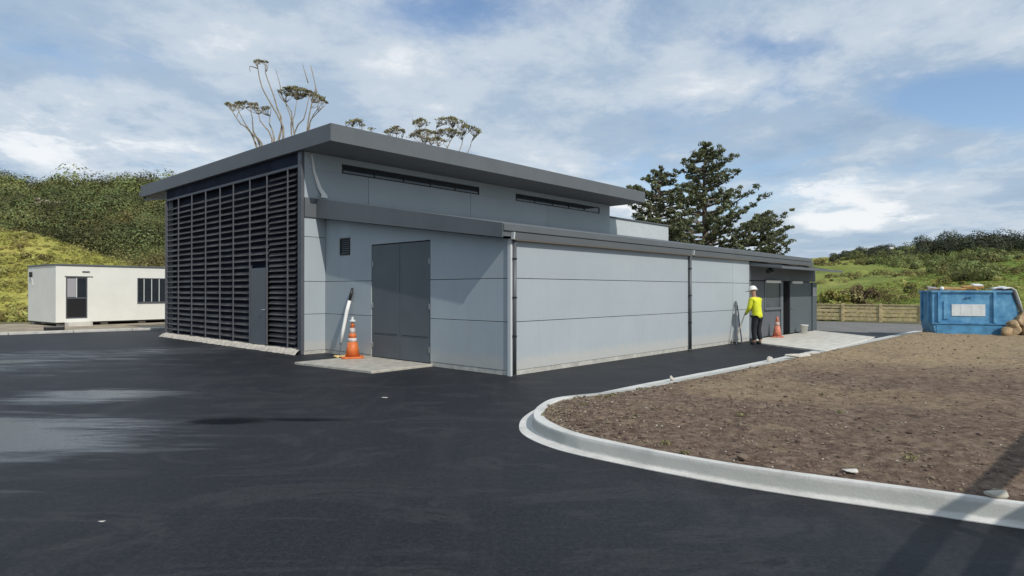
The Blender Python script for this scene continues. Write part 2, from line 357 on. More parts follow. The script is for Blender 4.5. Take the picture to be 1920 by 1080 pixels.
M_conc = material('concrete', (0.56, 0.54, 0.48), 0.85, var=0.16, vscale=3.5, bump=0.35, bscale=45)
M_kerb = material('kerb_concrete', (0.46, 0.455, 0.42), 0.8, var=0.16, vscale=4.5, bump=0.3, bscale=35, detail=9)
M_glass = glass_mat('window_glass'); M_black = material('black_plastic', (0.012, 0.012, 0.013), 0.45)
M_pipe = material('downpipe_metal', (0.085, 0.09, 0.10), 0.45, var=0.05)
M_pale = material('pale_plastic', (0.55, 0.58, 0.58), 0.5)
M_orange = material('cone_orange', (0.60, 0.15, 0.035), 0.5, var=0.12, vscale=9)
M_reflect = material('reflective_band', (0.55, 0.47, 0.45), 0.35, var=.25, vscale=15)
M_rust = material('gutter_brown', (0.16, 0.125, 0.09), 0.6)

# ------------------------------------------------------------------ ground, asphalt, roads
def poly_sheet(name, pts, z, m, kind='structure', thick=0.0):
    b = MB()
    if thick: b.prism([(p[0], p[1]) for p in pts], 'z', z-thick, z)
    else: b.add([(p[0], p[1], z) for p in pts], [tuple(range(len(pts)))])
    return tag(b.build(name, m), kind=kind)
M_ground = material('ground_grass', (0.075, 0.085, 0.03), 0.95, var=0.5, vscale=0.25, bump=0.6, bscale=3, col2=(0.17, 0.15, 0.06))
poly_sheet('ground', [(-3000, -3000), (3000, -3000), (3000, 3000), (-3000, 3000)], -0.03, M_ground)
kl = (Vector((-18.8, 23.5, 0)), Vector((-14.8, 26.7, 0))); kd = (kl[1]-kl[0]).normalized()
lk0 = kl[0] - kd*60; lk1 = kl[1] + kd*14
fa, fb2 = W(27.5, -6.5), W(27.5, 9)
asph = [(-60, -30), (60, -30), (60, 14), (W(27.5, -30).x, W(27.5, -30).y), (fb2.x, fb2.y), (lk1.x+6, lk1.y+8), (lk1.x, lk1.y), (lk0.x, lk0.y), (-70, -14)]
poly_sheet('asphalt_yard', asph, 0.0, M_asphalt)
M_road = material('pale_road', (0.17, 0.165, 0.155), 0.9, var=0.14, vscale=1.2, bump=0.4, bscale=30)  # lighter grey holds dust and a grazing sheen painted into the colour
poly_sheet('road', [W(18.2, -14)[:2], W(27.4, -14)[:2], W(27.4, 8)[:2], W(18.9, 8)[:2]], 0.004, M_road)
M_dirt = material('bare_dirt', (0.30, 0.25, 0.18), 0.95, var=0.3, vscale=1.3, bump=0.8, bscale=7)
dn = Vector((-kd.y, kd.x, 0))
poly_sheet('dirt_verge', [(lk0+dn*0.3)[:2], (lk1+dn*0.3)[:2], (lk1+dn*9)[:2], (lk0+dn*9)[:2]], 0.03, M_dirt)
# left kerb: a straight low concrete edge, in cast lengths
kb = empty('edge_kerb', tuple(lk0), math.atan2(kd.y, kd.x)); tag(kb, kind='structure')
for i in range(18, 38):
    MB().box(i*2.0+0.006, i*2.0+1.994, 0, 0.3, -0.02, 0.09+random.uniform(-.008, .008)).build('kerb_stone', M_kerb, kb, bevel=0.02)

# island kerb ------------------------------------------------------
def catmull(P, step):
    P = [Vector(p) for p in P]; outp = []
    Q = [P[0]*2-P[1]] + P + [P[-1]*2-P[-2]]
    for i in range(1, len(Q)-2):
        n = max(2, int((Q[i+1]-Q[i]).length/step))
        for k in range(n):
            t = k/n; a, b, c, d = Q[i-1], Q[i], Q[i+1], Q[i+2]
            outp.append(0.5*((2*b)+(c-a)*t+(2*a-5*b+4*c-d)*t*t+(3*b-a-3*c+d)*t**3))
    outp.append(P[-1]); return outp
Opts = [(20, -4.6), (13, -0.85), (8, 1.9), (5.2, 3.45), (3.54, 4.36), (2.95, 4.69), (2.31, 5.05), (1.72, 5.43), (0.98, 6.03), (0.47, 6.53), (0.17, 7.08), (0.085, 7.6), (0.18, 8.3), (0.55, 9.15),
        (1.45, 10.2), (2.56, 11.38), (4.66, 13.5), (7.03, 15.96), (11, 20.1), (15.05, 24.3), (16.5, 25.8)]
Op = catmull([(x, y, 0) for x, y in Opts], 0.12)
def offset(path, d):
    r = []
    for i, p in enumerate(path):
        t = (path[min(i+1, len(path)-1)] - path[max(i-1, 0)]).normalized()
        r.append(p + Vector((t.y, -t.x, 0))*d)      # to the right of the walk = into the island
    return r
def kfac(i):      # the upstand drops to a low edging along the drive
    t = min(1, max(0, (Op[i].y-8.6)/2.2)) if i > kap else 0.0
    t = t*t*(3-2*t); return 1-0.86*t
def dsc(i):
    if i > kap: return 1+.55*(1-kfac(i))
    t = min(1, max(0, (Op[i].y-5.4)/1.7)); return .54+.46*t*t*(3-2*t)
kap = min(range(len(Op)), key=lambda i: Op[i].x)
prof = [(0.0, -0.02), (0.0, 0.006), (0.15, 0.012), (0.156, 0.018), (0.172, 0.138), (0.180, 0.147), (0.30, 0.15), (0.315, 0.14), (0.315, -0.02)]
rows = []
pd_ = offset(Op, 1.0)
def inner(i, d): return Op[i] + (pd_[i]-Op[i])*d*dsc(i)
for d, z in prof:
    pp = [inner(i, d) for i in range(len(Op))]
    rows.append([(p.x, p.y, (z if z < .013 else .012+(z-.012)*kfac(i)) + 0.004*mnoise.noise(Vector((p.x*1.5, p.y*1.5, d*9)))) for i, p in enumerate(pp)])
def kerb_mat():
    m = material('island_kerb_concrete', (0.5, 0.49, 0.45), 0.8); t = m.node_tree; p = t.nodes['Principled BSDF']
    g = N(t, 'ShaderNodeTexCoord')
    a = N(t, 'ShaderNodeTexNoise'); setin(a, Scale=2.2, Detail=10, Roughness=0.7); t.links.new(g.outputs['Object'], a.inputs['Vector'])
    c = ramp(t, a.outputs['Fac'], [(0.3, (0.42, 0.415, 0.385)), (0.5, (0.57, 0.565, 0.53)), (0.68, (0.66, 0.65, 0.615))], 'LINEAR')
    b = N(t, 'ShaderNodeTexNoise'); setin(b, Scale=7, Detail=8, Roughness=0.75, Distortion=0.5); t.links.new(g.outputs['Object'], b.inputs['Vector'])
    f = ramp(t, b.outputs['Fac'], [(0.62, (0, 0, 0)), (0.78, (0.7, 0.7, 0.7))], 'LINEAR')
    mx = N(t, 'ShaderNodeMix', data_type='RGBA'); t.links.new(f, mx.inputs[0]); t.links.new(c, mx.inputs[6]); mx.inputs[7].default_value = (0.24, 0.235, 0.21, 1)
    # shade of the upstand face painted in as a grey band with ragged limits
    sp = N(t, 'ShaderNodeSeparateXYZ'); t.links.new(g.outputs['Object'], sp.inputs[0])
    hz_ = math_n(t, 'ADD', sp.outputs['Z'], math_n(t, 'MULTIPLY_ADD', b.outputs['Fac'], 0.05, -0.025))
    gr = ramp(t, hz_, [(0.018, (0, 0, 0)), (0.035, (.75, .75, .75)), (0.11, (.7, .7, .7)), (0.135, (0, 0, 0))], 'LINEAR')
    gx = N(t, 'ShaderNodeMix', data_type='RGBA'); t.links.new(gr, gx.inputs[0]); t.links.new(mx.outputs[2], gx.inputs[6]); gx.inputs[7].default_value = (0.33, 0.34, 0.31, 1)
    t.links.new(gx.outputs[2], p.inputs['Base Color'])
    n = N(t, 'ShaderNodeTexNoise'); setin(n, Scale=40, Detail=6, Roughness=0.7); t.links.new(g.outputs['Object'], n.inputs['Vector'])
    bp = N(t, 'ShaderNodeBump'); bp.inputs['Strength'].default_value = 0.35; bp.inputs['Distance'].default_value = 0.015
    t.links.new(n.outputs['Fac'], bp.inputs['Height']); t.links.new(bp.outputs[0], p.inputs['Normal'])
    return m
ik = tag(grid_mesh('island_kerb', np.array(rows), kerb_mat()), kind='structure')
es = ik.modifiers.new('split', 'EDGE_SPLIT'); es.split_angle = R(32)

# soil of the island ----------------------------------------------------
def soil_z(x, y, edge=1.0, base=.128):
    v = Vector((x, y, 0.0))
    z = 0.07*mnoise.noise(v*0.35) + 0.03*mnoise.noise(v*1.1+Vector((5, 2, 1))) + 0.02*mnoise.noise(v*3.7) + 0.014*mnoise.noise(v*9.0) + 0.010*mnoise.noise(v*21.0)
    return base + (0.06 + (.128-base) + z)*min(1.0, edge)
ie = [inner(i, .300) for i in range(len(Op))]; apex = min(range(len(ie)), key=lambda i: ie[i].x)
near = ie[:apex+1][::-1]; far = ie[apex:] + [Vector((18, 26.2, 0)), Vector((24, 25.5, 0)), Vector((36, 24, 0)), Vector((52, 20, 0))]
def resample(path, n, pw):
    L = [0.0]
    for i in range(1, len(path)): L.append(L[-1]+(path[i]-path[i-1]).length)
    r = []; j = 0
    for k in range(n):
        s = L[-1]*(k/(n-1))**pw
        while j < len(L)-2 and L[j+1] < s: j += 1
        t = (s-L[j])/max(1e-9, L[j+1]-L[j]); r.append(path[j].lerp(path[j+1], min(1, max(0, t))))
    return r
NS, NT = 420, 170
A, B = resample(near, NS, 1.7), resample(far, NS, 1.7)
P = np.zeros((NT, NS, 3))
for j in range(NT):
    t = (j/(NT-1)); t = t**1.4
    for i in range(NS):
        q = A[i].lerp(B[i], t); dA, dB = (q-A[i]).length, (q-B[i]).length; e = min(dA/.6, dB/1.6)
        P[j, i] = (q.x, q.y, soil_z(q.x, q.y, e, .128 if dA < dB else .128-.09*min(1, max(0, (q.y-8.4)/2))))
tag(grid_mesh('soil_island', P[::-1], M_soil), kind='structure')

def stone_mesh(mb, c, r, rng, flat=0.7):
    t = (1+5**.5)/2
    vs = [(-1,t,0),(1,t,0),(-1,-t,0),(1,-t,0),(0,-1,t),(0,1,t),(0,-1,-t),(0,1,-t),(t,0,-1),(t,0,1),(-t,0,-1),(-t,0,1)]
    fs = [(0,11,5),(0,5,1),(0,1,7),(0,7,10),(0,10,11),(1,5,9),(5,11,4),(11,10,2),(10,7,6),(7,1,8),(3,9,4),(3,4,2),(3,2,6),(3,6,8),(3,8,9),(4,9,5),(2,4,11),(6,2,10),(8,6,7),(9,8,1)]
    s = Vector((rng.uniform(.7, 1.3), rng.uniform(.7, 1.3), flat*rng.uniform(.7, 1.2))); rz = Matrix.Rotation(rng.uniform(0, 6.28), 3, 'Z')
    out = []
    for v in vs:
        p = Vector(v).normalized()*r*rng.uniform(.75, 1.2); p = rz @ Vector((p.x*s.x, p.y*s.y, p.z*s.z)); out.append(p+Vector(c))
    mb.add(out, fs)
def rock(name, r, m, seed, flat=.8):       # broken stone: noise-cut icosphere with flat facets
    bm = bmesh.new(); bmesh.ops.create_icosphere(bm, subdivisions=3, radius=1.0); o3 = Vector((seed*3.1, seed*1.7, seed*.9))
    rg = random.Random(seed); cuts = []
    for _ in range(9):
        d = Vector((rg.gauss(0, 1), rg.gauss(0, 1), rg.gauss(0, .8))).normalized(); cuts.append((d, rg.uniform(.42, .78)))
    sx, sy = rg.uniform(.85, 1.25), rg.uniform(.8, 1.15)
    for v in bm.verts:
        p = v.co.copy()
        for d, h in cuts:
            e = p.dot(d)-h
            if e > 0: p -= d*e*.92
        p *= 1+.07*mnoise.noise(p*2.2+o3)+.04*mnoise.noise(p*6+o3); v.co = Vector((p.x*sx, p.y*sy, p.z*flat))*r
    me = bpy.data.meshes.new(name); bm.to_mesh(me); bm.free(); me.materials.append(m)
    return link(bpy.data.objects.new(name, me))
rng = random.Random(3)
def rand_island():
    i = int((rng.random()**1.0)*(NS-1)*0.8); t = rng.random()**1.3
    t = 0.01+0.97*t; q = A[i].lerp(B[i], t); j = t**(1/1.4)*(NT-1); j0 = min(NT-2, int(j)); f = j-j0
    q.z = P[j0, i, 2]*(1-f)+P[j0+1, i, 2]*f; return q
M_clod = material('soil_clods', (0.155, 0.115, 0.085), 0.95, island=0.45, bump=0.5, bscale=60)
M_peb = material('pale_pebbles', (0.42, 0.39, 0.33), 0.9, island=0.35)
mb = MB()
for k in range(7000):
    q = rand_island(); r = rng.choice((.005, .006, .008, .008, .010, .014, .02)) * rng.uniform(.7, 1.4)
    stone_mesh(mb, (q.x, q.y, q.z+r*0.3), r, rng)
tag(mb.build('soil_clods', M_clod), kind='stuff')
mb = MB()
for k in range(700):
    q = rand_island(); r = rng.uniform(.004, .013)
    stone_mesh(mb, (q.x, q.y, q.z+r*0.4), r, rng)
for k in range(300):     # band of loose pebbles inside the far kerb
    s = rng.uniform(0.05, 0.42); p = B[int(s*NS*0.55)]; d = rng.random()**2*0.9+.1
    q = p + Vector((0.7, -0.7, 0))*(d+0.12); r = rng.uniform(.010, .026)
    stone_mesh(mb, (q.x, q.y, soil_z(q.x, q.y, d/1.6, .06)+r*0.3), r, rng)
tag(mb.build('pale_pebbles', M_peb), kind='stuff')
# dry straw
V = []; 
for k in range(9000):
    q = rand_island(); L = rng.uniform(.02, .06); a = rng.uniform(0, 6.28); wv = .0022
    z = q.z+0.006+rng.random()*0.010; d = Vector((math.cos(a), math.sin(a), rng.uniform(-.25, .25)))*L/2; n = Vector((-math.sin(a), math.cos(a), 0.3))*wv
    c = Vector((q.x, q.y, z)); V += [c-d-n, c+d-n, c+d+n, c-d+n]
M_straw = material('straw', (0.30, 0.235, 0.15), 0.9, island=0.4)
tag(np_mesh('straw_litter', np.array([tuple(v) for v in V]), np.arange(len(V)).reshape(-1, 4), M_straw), kind='stuff')

wr = np.random.RandomState(5); wp = []
for k in range(34):
    q = rand_island(); wp.append((q.x, q.y, q.z+.015))
tag(leaves('weeds', wp, wr.uniform(.02, .07, 34), 36, .018, material('weed_leaves', (.20, .18, .085), .8, island=.4, trans=.2), flat=.45, rng=wr, elong=2.2), kind='stuff')
# ------------------------------------------------------------------ the building
bld = empty('utility_building', (CX, CY, 0), UA, 'long grey panel building with flat roof, louvred end wall and low lean-to side', 'building')
BW = 6.70            # clerestory wall
AF = -0.66           # louvred end face
A_END, B_END = 13.4, b_of(312, AF)
LE, PITCH0, PITCH1 = 17.6, 2.67, 3.57   # lean-to: far end, soffit heights at eave and clerestory wall
RA0, RA1, RB0, RB1 = -0.78, 13.7, 5.15, 18.7
Z_SOF, Z_ROOF = 5.25, 5.68
a_e0, a_w0, a_w1, a_d0, a_d1, a_e1 = [a_of(x, 0) for x in (1405, 1433, 1463, 1467, 1481, 1529)]
# solid cores a little behind the facing
lt = lambda b: 2.66 + (b)*(0.90/6.7)
def core(a0, a1, b0, name='core_wall'):
    MB().prism([(b0, 0), (BW-0.02, 0), (BW-0.02, lt(BW)-0.03), (b0, lt(b0)-0.03)], 'x', a0, a1).build(name, M_joint, bld)
core(0.045, a_d0, 0.045); core(a_d0, a_d1, 1.6); core(a_d1, LE-0.05, 0.045)
MB().box(-0.40, A_END-0.03, BW+0.03, B_END-0.05, 0, Z_SOF).build('core_wall', M_void, bld)
# facing panels: each a slab with 16 mm joints
J = 0.006
def panel_long(a0, a1, z0, z1, y0=0.0, m=M_wall, name='wall_panel', th=0.04): return MB().box(a0+J, a1-J, y0, y0+th, z0+J, z1-J).build(name, m, bld, bevel=0.004)
a_E, a_J2 = a_of(1291, 0), a_of(1374, 0)
ZJ = (0.09, 1.04, 1.89, 2.66)
for a0, a1 in ((0.0, a_E), (a_E, a_J2), (a_J2, a_e0)):
    for z0, z1 in zip(ZJ, ZJ[1:]): panel_long(a0, a1, z0, z1)
MB().box(0.0, a_e0, 0.006, 0.04, 0, 0.09).build('plinth', M_plinth, bld)
# lean-to end wall (a = 0): panels round the double door and vent
b_d0, b_d1 = b_of(806, 0), b_of(697, 0); Z_DOOR = 2.74
b_v0, b_v1, z_v0, z_v1 = b_of(656, 0), b_of(638, 0), 2.56, 2.99
def panel_end(b0, b1, z0, z1, x0=0.0, m=M_wall, z1b=None, name='wall_panel'):
    zt0 = z1; zt1 = z1 if z1b is None else z1b
    return MB().prism([(b0+J, z0+J), (b1-J, z0+J), (b1-J, zt1-J), (b0+J, zt0-J)], 'x', x0, x0+0.04).build(name, m, bld, bevel=0.004)
for z0, z1 in zip(ZJ[:-1], ZJ[1:-1]):
    panel_end(0.05, b_d0-0.01, z0, z1); panel_end(b_d1+0.01, BW, z0, z1)
panel_end(0.05, b_d0-0.01, 1.89, lt(0.05), z1b=lt(b_d0))
panel_end(b_d1+0.01, b_v0, 1.89, lt(b_d1), z1b=lt(b_v0)); panel_end(b_v1, BW, 1.89, lt(b_v1), z1b=lt(BW))
panel_end(b_v0-2*J, b_v1+2*J, 1.89, z_v0); panel_end(b_v0-2*J, b_v1+2*J, z_v1, lt(b_v0), z1b=lt(b_v1))
panel_end(b_d0-0.026, b_d1+0.026, Z_DOOR+0.02, lt(b_d0), z1b=lt(b_d1))
MB().box(0.006, 0.04, 0.05, b_d0-0.02, 0, 0.09).build('plinth', M_plinth, bld)
MB().box(0.006, 0.04, b_d1+0.02, BW, 0, 0.09).build('plinth', M_plinth, bld)
bm_ = (b_d0+b_d1)/2
for b0, b1, hs in ((b_d0, bm_, 1), (bm_, b_d1, -1)):
    dl = MB().box(0.012, 0.05, b0+0.006, b1-0.006, 0.06, Z_DOOR).build('door_leaf', M_door, bld, bevel=0.004)
    for zz in (0.35, 1.3, 2.3):
        hb = b0+0.03 if hs > 0 else b1-0.03
        MB().tube([(0.008, hb, zz-.06), (0.008, hb, zz+.06)], 0.014).build('hinge', M_steel, dl)
    MB().box(0.004, 0.012, b0+0.08, b1-0.08, 0.62, 0.632).build('kick_plate_edge', M_joint, dl)
vf = MB()
for q in ((b_v0, b_v0+0.035, z_v0, z_v1), (b_v1-0.035, b_v1, z_v0, z_v1), (b_v0+0.035, b_v1-0.035, z_v0, z_v0+0.035), (b_v0+0.035, b_v1-0.035, z_v1-0.035, z_v1)): vf.box(-0.02, 0.03, *q)
vent = vf.build('vent', M_black, bld)
for k in range(7):
    zc_ = z_v0+0.06+k*0.052
    MB().cbox((0.01, (b_v0+b_v1)/2, zc_), 0.045, b_v1-b_v0-0.075, 0.006, Matrix.Rotation(R(-40), 3, 'Y')).build('vent_slat', M_door2, vent)
# clerestory wall (b = BW): upper panels, window strips, and the wing that stands forward of the lean-to
zw0, zw1 = 4.83, 5.08
wins = [(a_of(640, BW), a_of(897, BW)), (a_of(966, BW), a_of(1123, BW))]
def panel_up(a0, a1, z0, z1, jz=J): return MB().box(a0+J, a1-J, BW-0.03, BW+0.01, z0+jz, z1-jz).build('wall_panel', M_wall, bld, bevel=0.004)
cuts = [AF+0.04, 1.35, 5.3, 9.25, A_END]
for a0, a1 in zip(cuts, cuts[1:]): panel_up(a0, a1, 3.9, zw0, .001)
prev = AF+0.04
for w0, w1 in wins:
    panel_up(prev, w0, zw0, Z_SOF, .001); panel_up(w0-2*J, w1+2*J, zw1, Z_SOF, .001)
    st = MB(); t_ = 0.03
    for q in ((w0, w0+t_, zw0, zw1), (w1-t_, w1, zw0, zw1), (w0+t_, w1-t_, zw0, zw0+t_), (w0+t_, w1-t_, zw1-t_, zw1)): st.box(q[0], q[1], BW-0.04, BW-0.005, q[2], q[3])
    n = 5 if w1-w0 > 5.15 else 5
    wf = st.build('clerestory_window', M_black, bld)
    for k in range(n):
        x0 = w0+t_+(w1-w0-2*t_)*k/n; x1 = w0+t_+(w1-w0-2*t_)*(k+1)/n
        MB().box(x0+0.012, x1-0.012, BW-0.018, BW-0.008, zw0+t_, zw1-t_).build('pane', M_glass, wf)
        if k: MB().box(x0-0.012, x0+0.012, BW-0.036, BW-0.006, zw0+t_, zw1-t_).build('mullion', M_black, wf)
    prev = w1
panel_up(prev, A_END, zw0, Z_SOF, .001)
MB().box(AF+0.036, -0.302, BW-0.07, BW-0.031, 3.56, 4.06).build('fascia_return', M_fascia, bld)
for z0, z1 in ((0.09, 1.04), (1.04, 1.89), (1.89, 3.05), (3.05, 3.9)): panel_up(AF+0.04, -0.0, z0, z1)
MB().box(AF+0.04, 0, BW-0.024, BW+0.01, 0, 0.09).build('plinth', M_plinth, bld)
MB().box(AF-0.04, AF+0.035, BW-0.03, BW+0.16, 0, Z_SOF).build('corner_post', M_mull, bld, bevel=0.006)
# loose flashing at the top corner
fl = MB(); pts = [(AF+0.22, BW-0.045, 5.20), (AF+0.28, BW-0.05, 4.75), (AF+0.40, BW-0.07, 4.35), (AF+0.50, BW-0.10, 4.16), (AF+0.44, BW-0.16, 4.09), (AF+0.2, BW-0.14, 4.08)]
wd = [0.05, 0.08, 0.13, 0.18, 0.2, 0.12]; vs = []
for p, q in zip(pts, wd): vs += [(p[0], p[1], p[2]), (p[0]+q, p[1]+0.012, p[2])]
fs = [(2*i, 2*i+1, 2*i+3, 2*i+2) for i in range(len(pts)-1)]; k0 = len(vs)
vs += [(v[0], v[1]+0.006, v[2]) for v in vs[:k0]]; fs += [tuple(i+k0 for i in f[::-1]) for f in fs]
fl.add(vs, fs).build('flashing', M_white, bld, label='loose pale strip of flashing hanging at the top corner')
# rear low block behind the clerestory
MB().box(A_END+0.02, 18.5, BW+0.02, 13, 0, 4.75).build('rear_block', material('rear_cladding', (.46, .50, .51), .6, var=.04), bld, bevel=0.01)
MB().box(A_END+0.02, 18.56, BW-0.04, 13.05, 4.752, 4.80).build('coping', M_fascia, bld)
# upper flat roof
rf = MB().box(RA0+0.03, RA1-0.03, RB0+0.03, RB1-0.03, Z_SOF+0.03, Z_ROOF-0.02).build('roof', M_fascia, bld)
def fas(x0, x1, y0, y1): return MB().box(x0, x1, y0, y1, Z_SOF, Z_ROOF).build('fascia', M_fascia, rf, bevel=0.008)
fas(RA0, RA0+0.03, RB0, RB1); fas(RA1-0.03, RA1, RB0, RB1); fas(RA0+0.031, RA1-0.031, RB0, RB0+0.03); fas(RA0+0.031, RA1-0.031, RB1-0.03, RB1)
MB().box(RA0+0.031, RA1-0.031, RB0+0.031, RB1-0.031, Z_SOF+0.005, Z_SOF+0.028).build('soffit', M_soffit, rf)
gt = MB().prism([(RB1+0.002, 5.30), (RB1+0.16, 5.32), (RB1+0.17, 5.46), (RB1+0.15, 5.46), (RB1+0.145, 5.335), (RB1+0.002, 5.325)], 'x', RA0, RA1).build('gutter', M_fascia, rf)
MB().tube([(RA0+0.12, RB1-0.05, 5.25), (RA0+0.12, RB1-0.2, 5.14), (RA0+0.15, B_END+0.1, 5.0), (RA0+0.2, B_END+0.05, 4.9), (RA0+0.2, B_END+0.05, 0.1)], 0.035).build('downpipe', M_pipe, bld, smooth=True)
MB().box(-0.6, A_END, B_END-0.045, B_END, 0, Z_SOF).build('side_wall', M_wall, bld)
# lean-to roof with its tapered barge fascia
A_FR = -0.30
EV = -0.06
MB().prism([(EV, PITCH0+0.02), (BW-0.035, PITCH1), (BW-0.035, 4.05), (EV, 2.93)], 'x', A_FR+0.021, LE).build('lean_to_roof', M_fascia, bld)
ltr = bld.children[-1]
MB().prism([(EV-0.01, PITCH0-0.01), (BW-0.034, PITCH1-0.01), (BW-0.034, 4.06), (EV-0.01, 2.935)], 'x', A_FR, A_FR+0.02).build('barge_board', M_fascia, ltr)
MB().box(A_FR+0.022, LE+0.02, EV-0.035, EV-0.005, 2.80, 2.92).build('roof_flashing', M_fascia, ltr)
a_g = a_E
for g0, g1 in ((-0.02, a_g-0.05), (a_g+0.08, LE)):
    gu = MB().prism([(EV-0.006, 2.64), (EV-0.07, 2.64), (EV-0.085, 2.77), (EV-0.075, 2.77), (EV-0.06, 2.655), (EV-0.006, 2.655)][::-1], 'x', g0, g1).build('gutter', M_fascia, ltr)
    MB().prism([(EV-0.006, 2.638), (EV-0.006, 2.775), (EV-0.09, 2.775), (EV-0.072, 2.638)], 'x', g0-0.035, g0-0.001).build('gutter_end', M_pale, gu)
    MB().box(g0, g1, EV-0.068, EV-0.01, 2.622, 2.637).build('gutter_lip', M_rust, gu)
# downpipes
def downpipe(a, b, ztop):
    dp = MB().tube([(a, b, ztop), (a, b, 0.02)], 0.04, 12).build('downpipe', M_pipe, bld, smooth=True)
    for zz in (0.75, 1.5, 2.25): MB().tube([(a, b, zz), (a, b, zz+0.035)], 0.048, 12).build('pipe_clip', M_black, dp)
downpipe(0.06, -0.052, 2.63); downpipe(a_E, -0.052, 2.63)
MB().box(-0.03, 0.03, -0.03, 0.048, 0, 2.66).build('corner_flashing', M_pale, bld)
# louvred screen ----------------------------------------------------
xs = [312, 336, 361, 387, 414, 439, 470, 502, 541, 553]
bs = [b_of(x, AF) for x in xs]
z_b, z_t = 0.16, 4.93
scr = MB().box(AF-0.02, AF+0.06, BW+0.161, B_END, z_t-0.07, z_t).build('louvre_screen', M_mull, bld)
for b in bs[:-1]: MB().box(AF-0.045, AF-0.012, b-0.009, b+0.009, z_b, z_t-0.071).build('mullion', M_mull, scr)
MB().box(AF-0.02, AF+0.06, B_END-0.05, B_END, 0.1, Z_SOF).build('end_post', M_mull, scr)
MB().box(AF, AF+0.05, BW+0.162, B_END-0.051, z_t+0.001, Z_SOF).build('gap_shade_panel', M_void, bld)  # black sheet stands in for the shaded gap between screen and fascia
MB().box(-0.46, -0.41, BW+0.17, B_END-0.06, 0.1, Z_SOF-0.01).build('backing_wall', M_void, bld)
z_d = 2.29
rl = random.Random(5)
for k in range(len(bs)-1):
    b1, b0 = bs[k]-0.007, bs[k+1]+0.007
    pit = 0.148 if k >= 7 else 0.186
    n = int((z_t-0.12-z_b)/pit)
    dep = 0.10 if k >= 7 else 0.106
    for i in range(n):
        z = z_b+0.06+pit*(i+0.4)
        if k == 6 and z < z_d+0.1: continue
        tl = R(-50 + rl.uniform(-6, 6))
        MB().cbox((AF+0.045, (b0+b1)/2, z+rl.uniform(-.008, .008)), dep, b1-b0, 0.012, Matrix.Rotation(tl, 3, 'Y') @ Matrix.Rotation(rl.uniform(-.006, .006), 3, 'X')).build('louvre_blade', M_blade, scr)
ld = MB().box(AF-0.03, AF+0.02, bs[7]+0.03, bs[6]-0.03, 0.14, z_d).build('louvre_door', material('screen_door_paint', (.10, .114, .125), .5, var=.05), bld, bevel=0.004)
MB().tube([(AF-0.035, bs[7]+0.1, 1.12), (AF-0.08, bs[7]+0.1, 1.12), (AF-0.08, bs[7]+0.22, 1.12)], 0.012).build('handle', M_steel, ld)
# rough mortar edge under the screen
mv = MB(); rr = random.Random(9)
n = 90; top = []
P2 = np.zeros((4, n, 3))
for i in range(n):
    b = BW+0.02 + (B_END-BW+0.1)*i/(n-1); j = rr.uniform(-.02, .02)
    P2[0, i] = (AF-0.19+j*2, b, -0.01); P2[1, i] = (AF-0.15+j, b, 0.05+j*.6); P2[2, i] = (AF-0.07+j*.5, b, 0.12+j); P2[3, i] = (AF+0.2, b, 0.125)
grid_mesh('mortar_edge', P2[::-1], material('mortar', (0.52, 0.48, 0.41), 0.95, var=0.25, vscale=9, bump=0.9, bscale=22), bld)
# entrance bay at the far end of the long wall
Z_LN = 1.98; M_ent = material('entrance_panel', (0.105, 0.116, 0.132), 0.6, var=0.06)
a_md = a_of(1484, 0)
panel_long(a_e0, a_md, Z_LN+0.02, 2.6, m=M_ent); panel_long(a_md, a_e1, Z_LN+0.02, 2.6, m=M_ent)
panel_long(a_e0, a_w0, 0.06, Z_LN, m=M_ent); panel_long(a_w0, a_w1, 0.06, 0.98, m=M_ent)
wn = MB()
for q in ((a_w0, a_w0+.05, 1.0, Z_LN), (a_w1-.05, a_w1, 1.0, Z_LN), (a_w0+.05, a_w1-.05, 1.0, 1.06), (a_w0+.05, a_w1-.05, Z_LN-.05, Z_LN)): wn.box(q[0], q[1], -0.02, 0.04, q[2], q[3])
wfr = wn.build('window', M_door2, bld)
MB().box(a_w0+.05, a_w1-.05, 0.01, 0.02, 1.06, Z_LN-.05).build('pane', material('blind_glass', (.07, .08, .095), .35, var=.2, vscale=2, spec=.6), wfr)
MB().box(a_w0, a_w1, -0.07, -0.021, 0.975, 1.0).build('sill', M_ent, wfr)
MB().box(a_w1+0.003, a_d0-0.005, -0.03, 0.04, 0.05, Z_LN).build('door_post', M_door2, bld)
MB().box(a_d0, a_d1, 1.5, 1.55, 0.0, Z_LN).build('doorway_back', M_void, bld)
dr = MB().box(a_d1+0.004, a_of(1521, 0), -0.012, 0.035, 0.07, Z_LN).build('entrance_door', M_door, bld, bevel=0.004)
MB().tube([(a_d1+0.12, -0.012, 1.0), (a_d1+0.12, -0.06, 1.0), (a_d1+0.26, -0.06, 1.0)], 0.012).build('handle', M_steel, dr)
MB().box(a_of(1521, 0)+0.01, a_e1, -0.05, 0.04, 0.0, Z_LN).build('end_post', M_door, bld)
for q0, q1 in ((1434, 1461), (1483, 1502)):
    MB().box(a_of(q0, 0), a_of(q1, 0), -0.075, -0.022, Z_LN-0.06, Z_LN+0.03).build('white_bar', M_white, bld, bevel=0.01)  # plain white bars across the heads of window and door
MB().box(LE-0.05, LE, 0.0, BW, 0, 2.6).build('end_wall', M_wall, bld)
cn = MB().prism([(0.0, 2.47), (-1.05, 2.36), (-1.05, 2.43), (0.0, 2.56)][::-1], 'x', a_e0+0.02, a_e1-0.1).build('canopy', M_fascia, bld)
for t_ in (0.2, 0.5, 0.8):
    aa = a_e0+(a_e1-a_e0)*t_; MB().tube([(aa, -0.9, 2.44), (aa, -0.0, 2.63)], 0.012, 6).build('canopy_stay', M_pipe, cn)
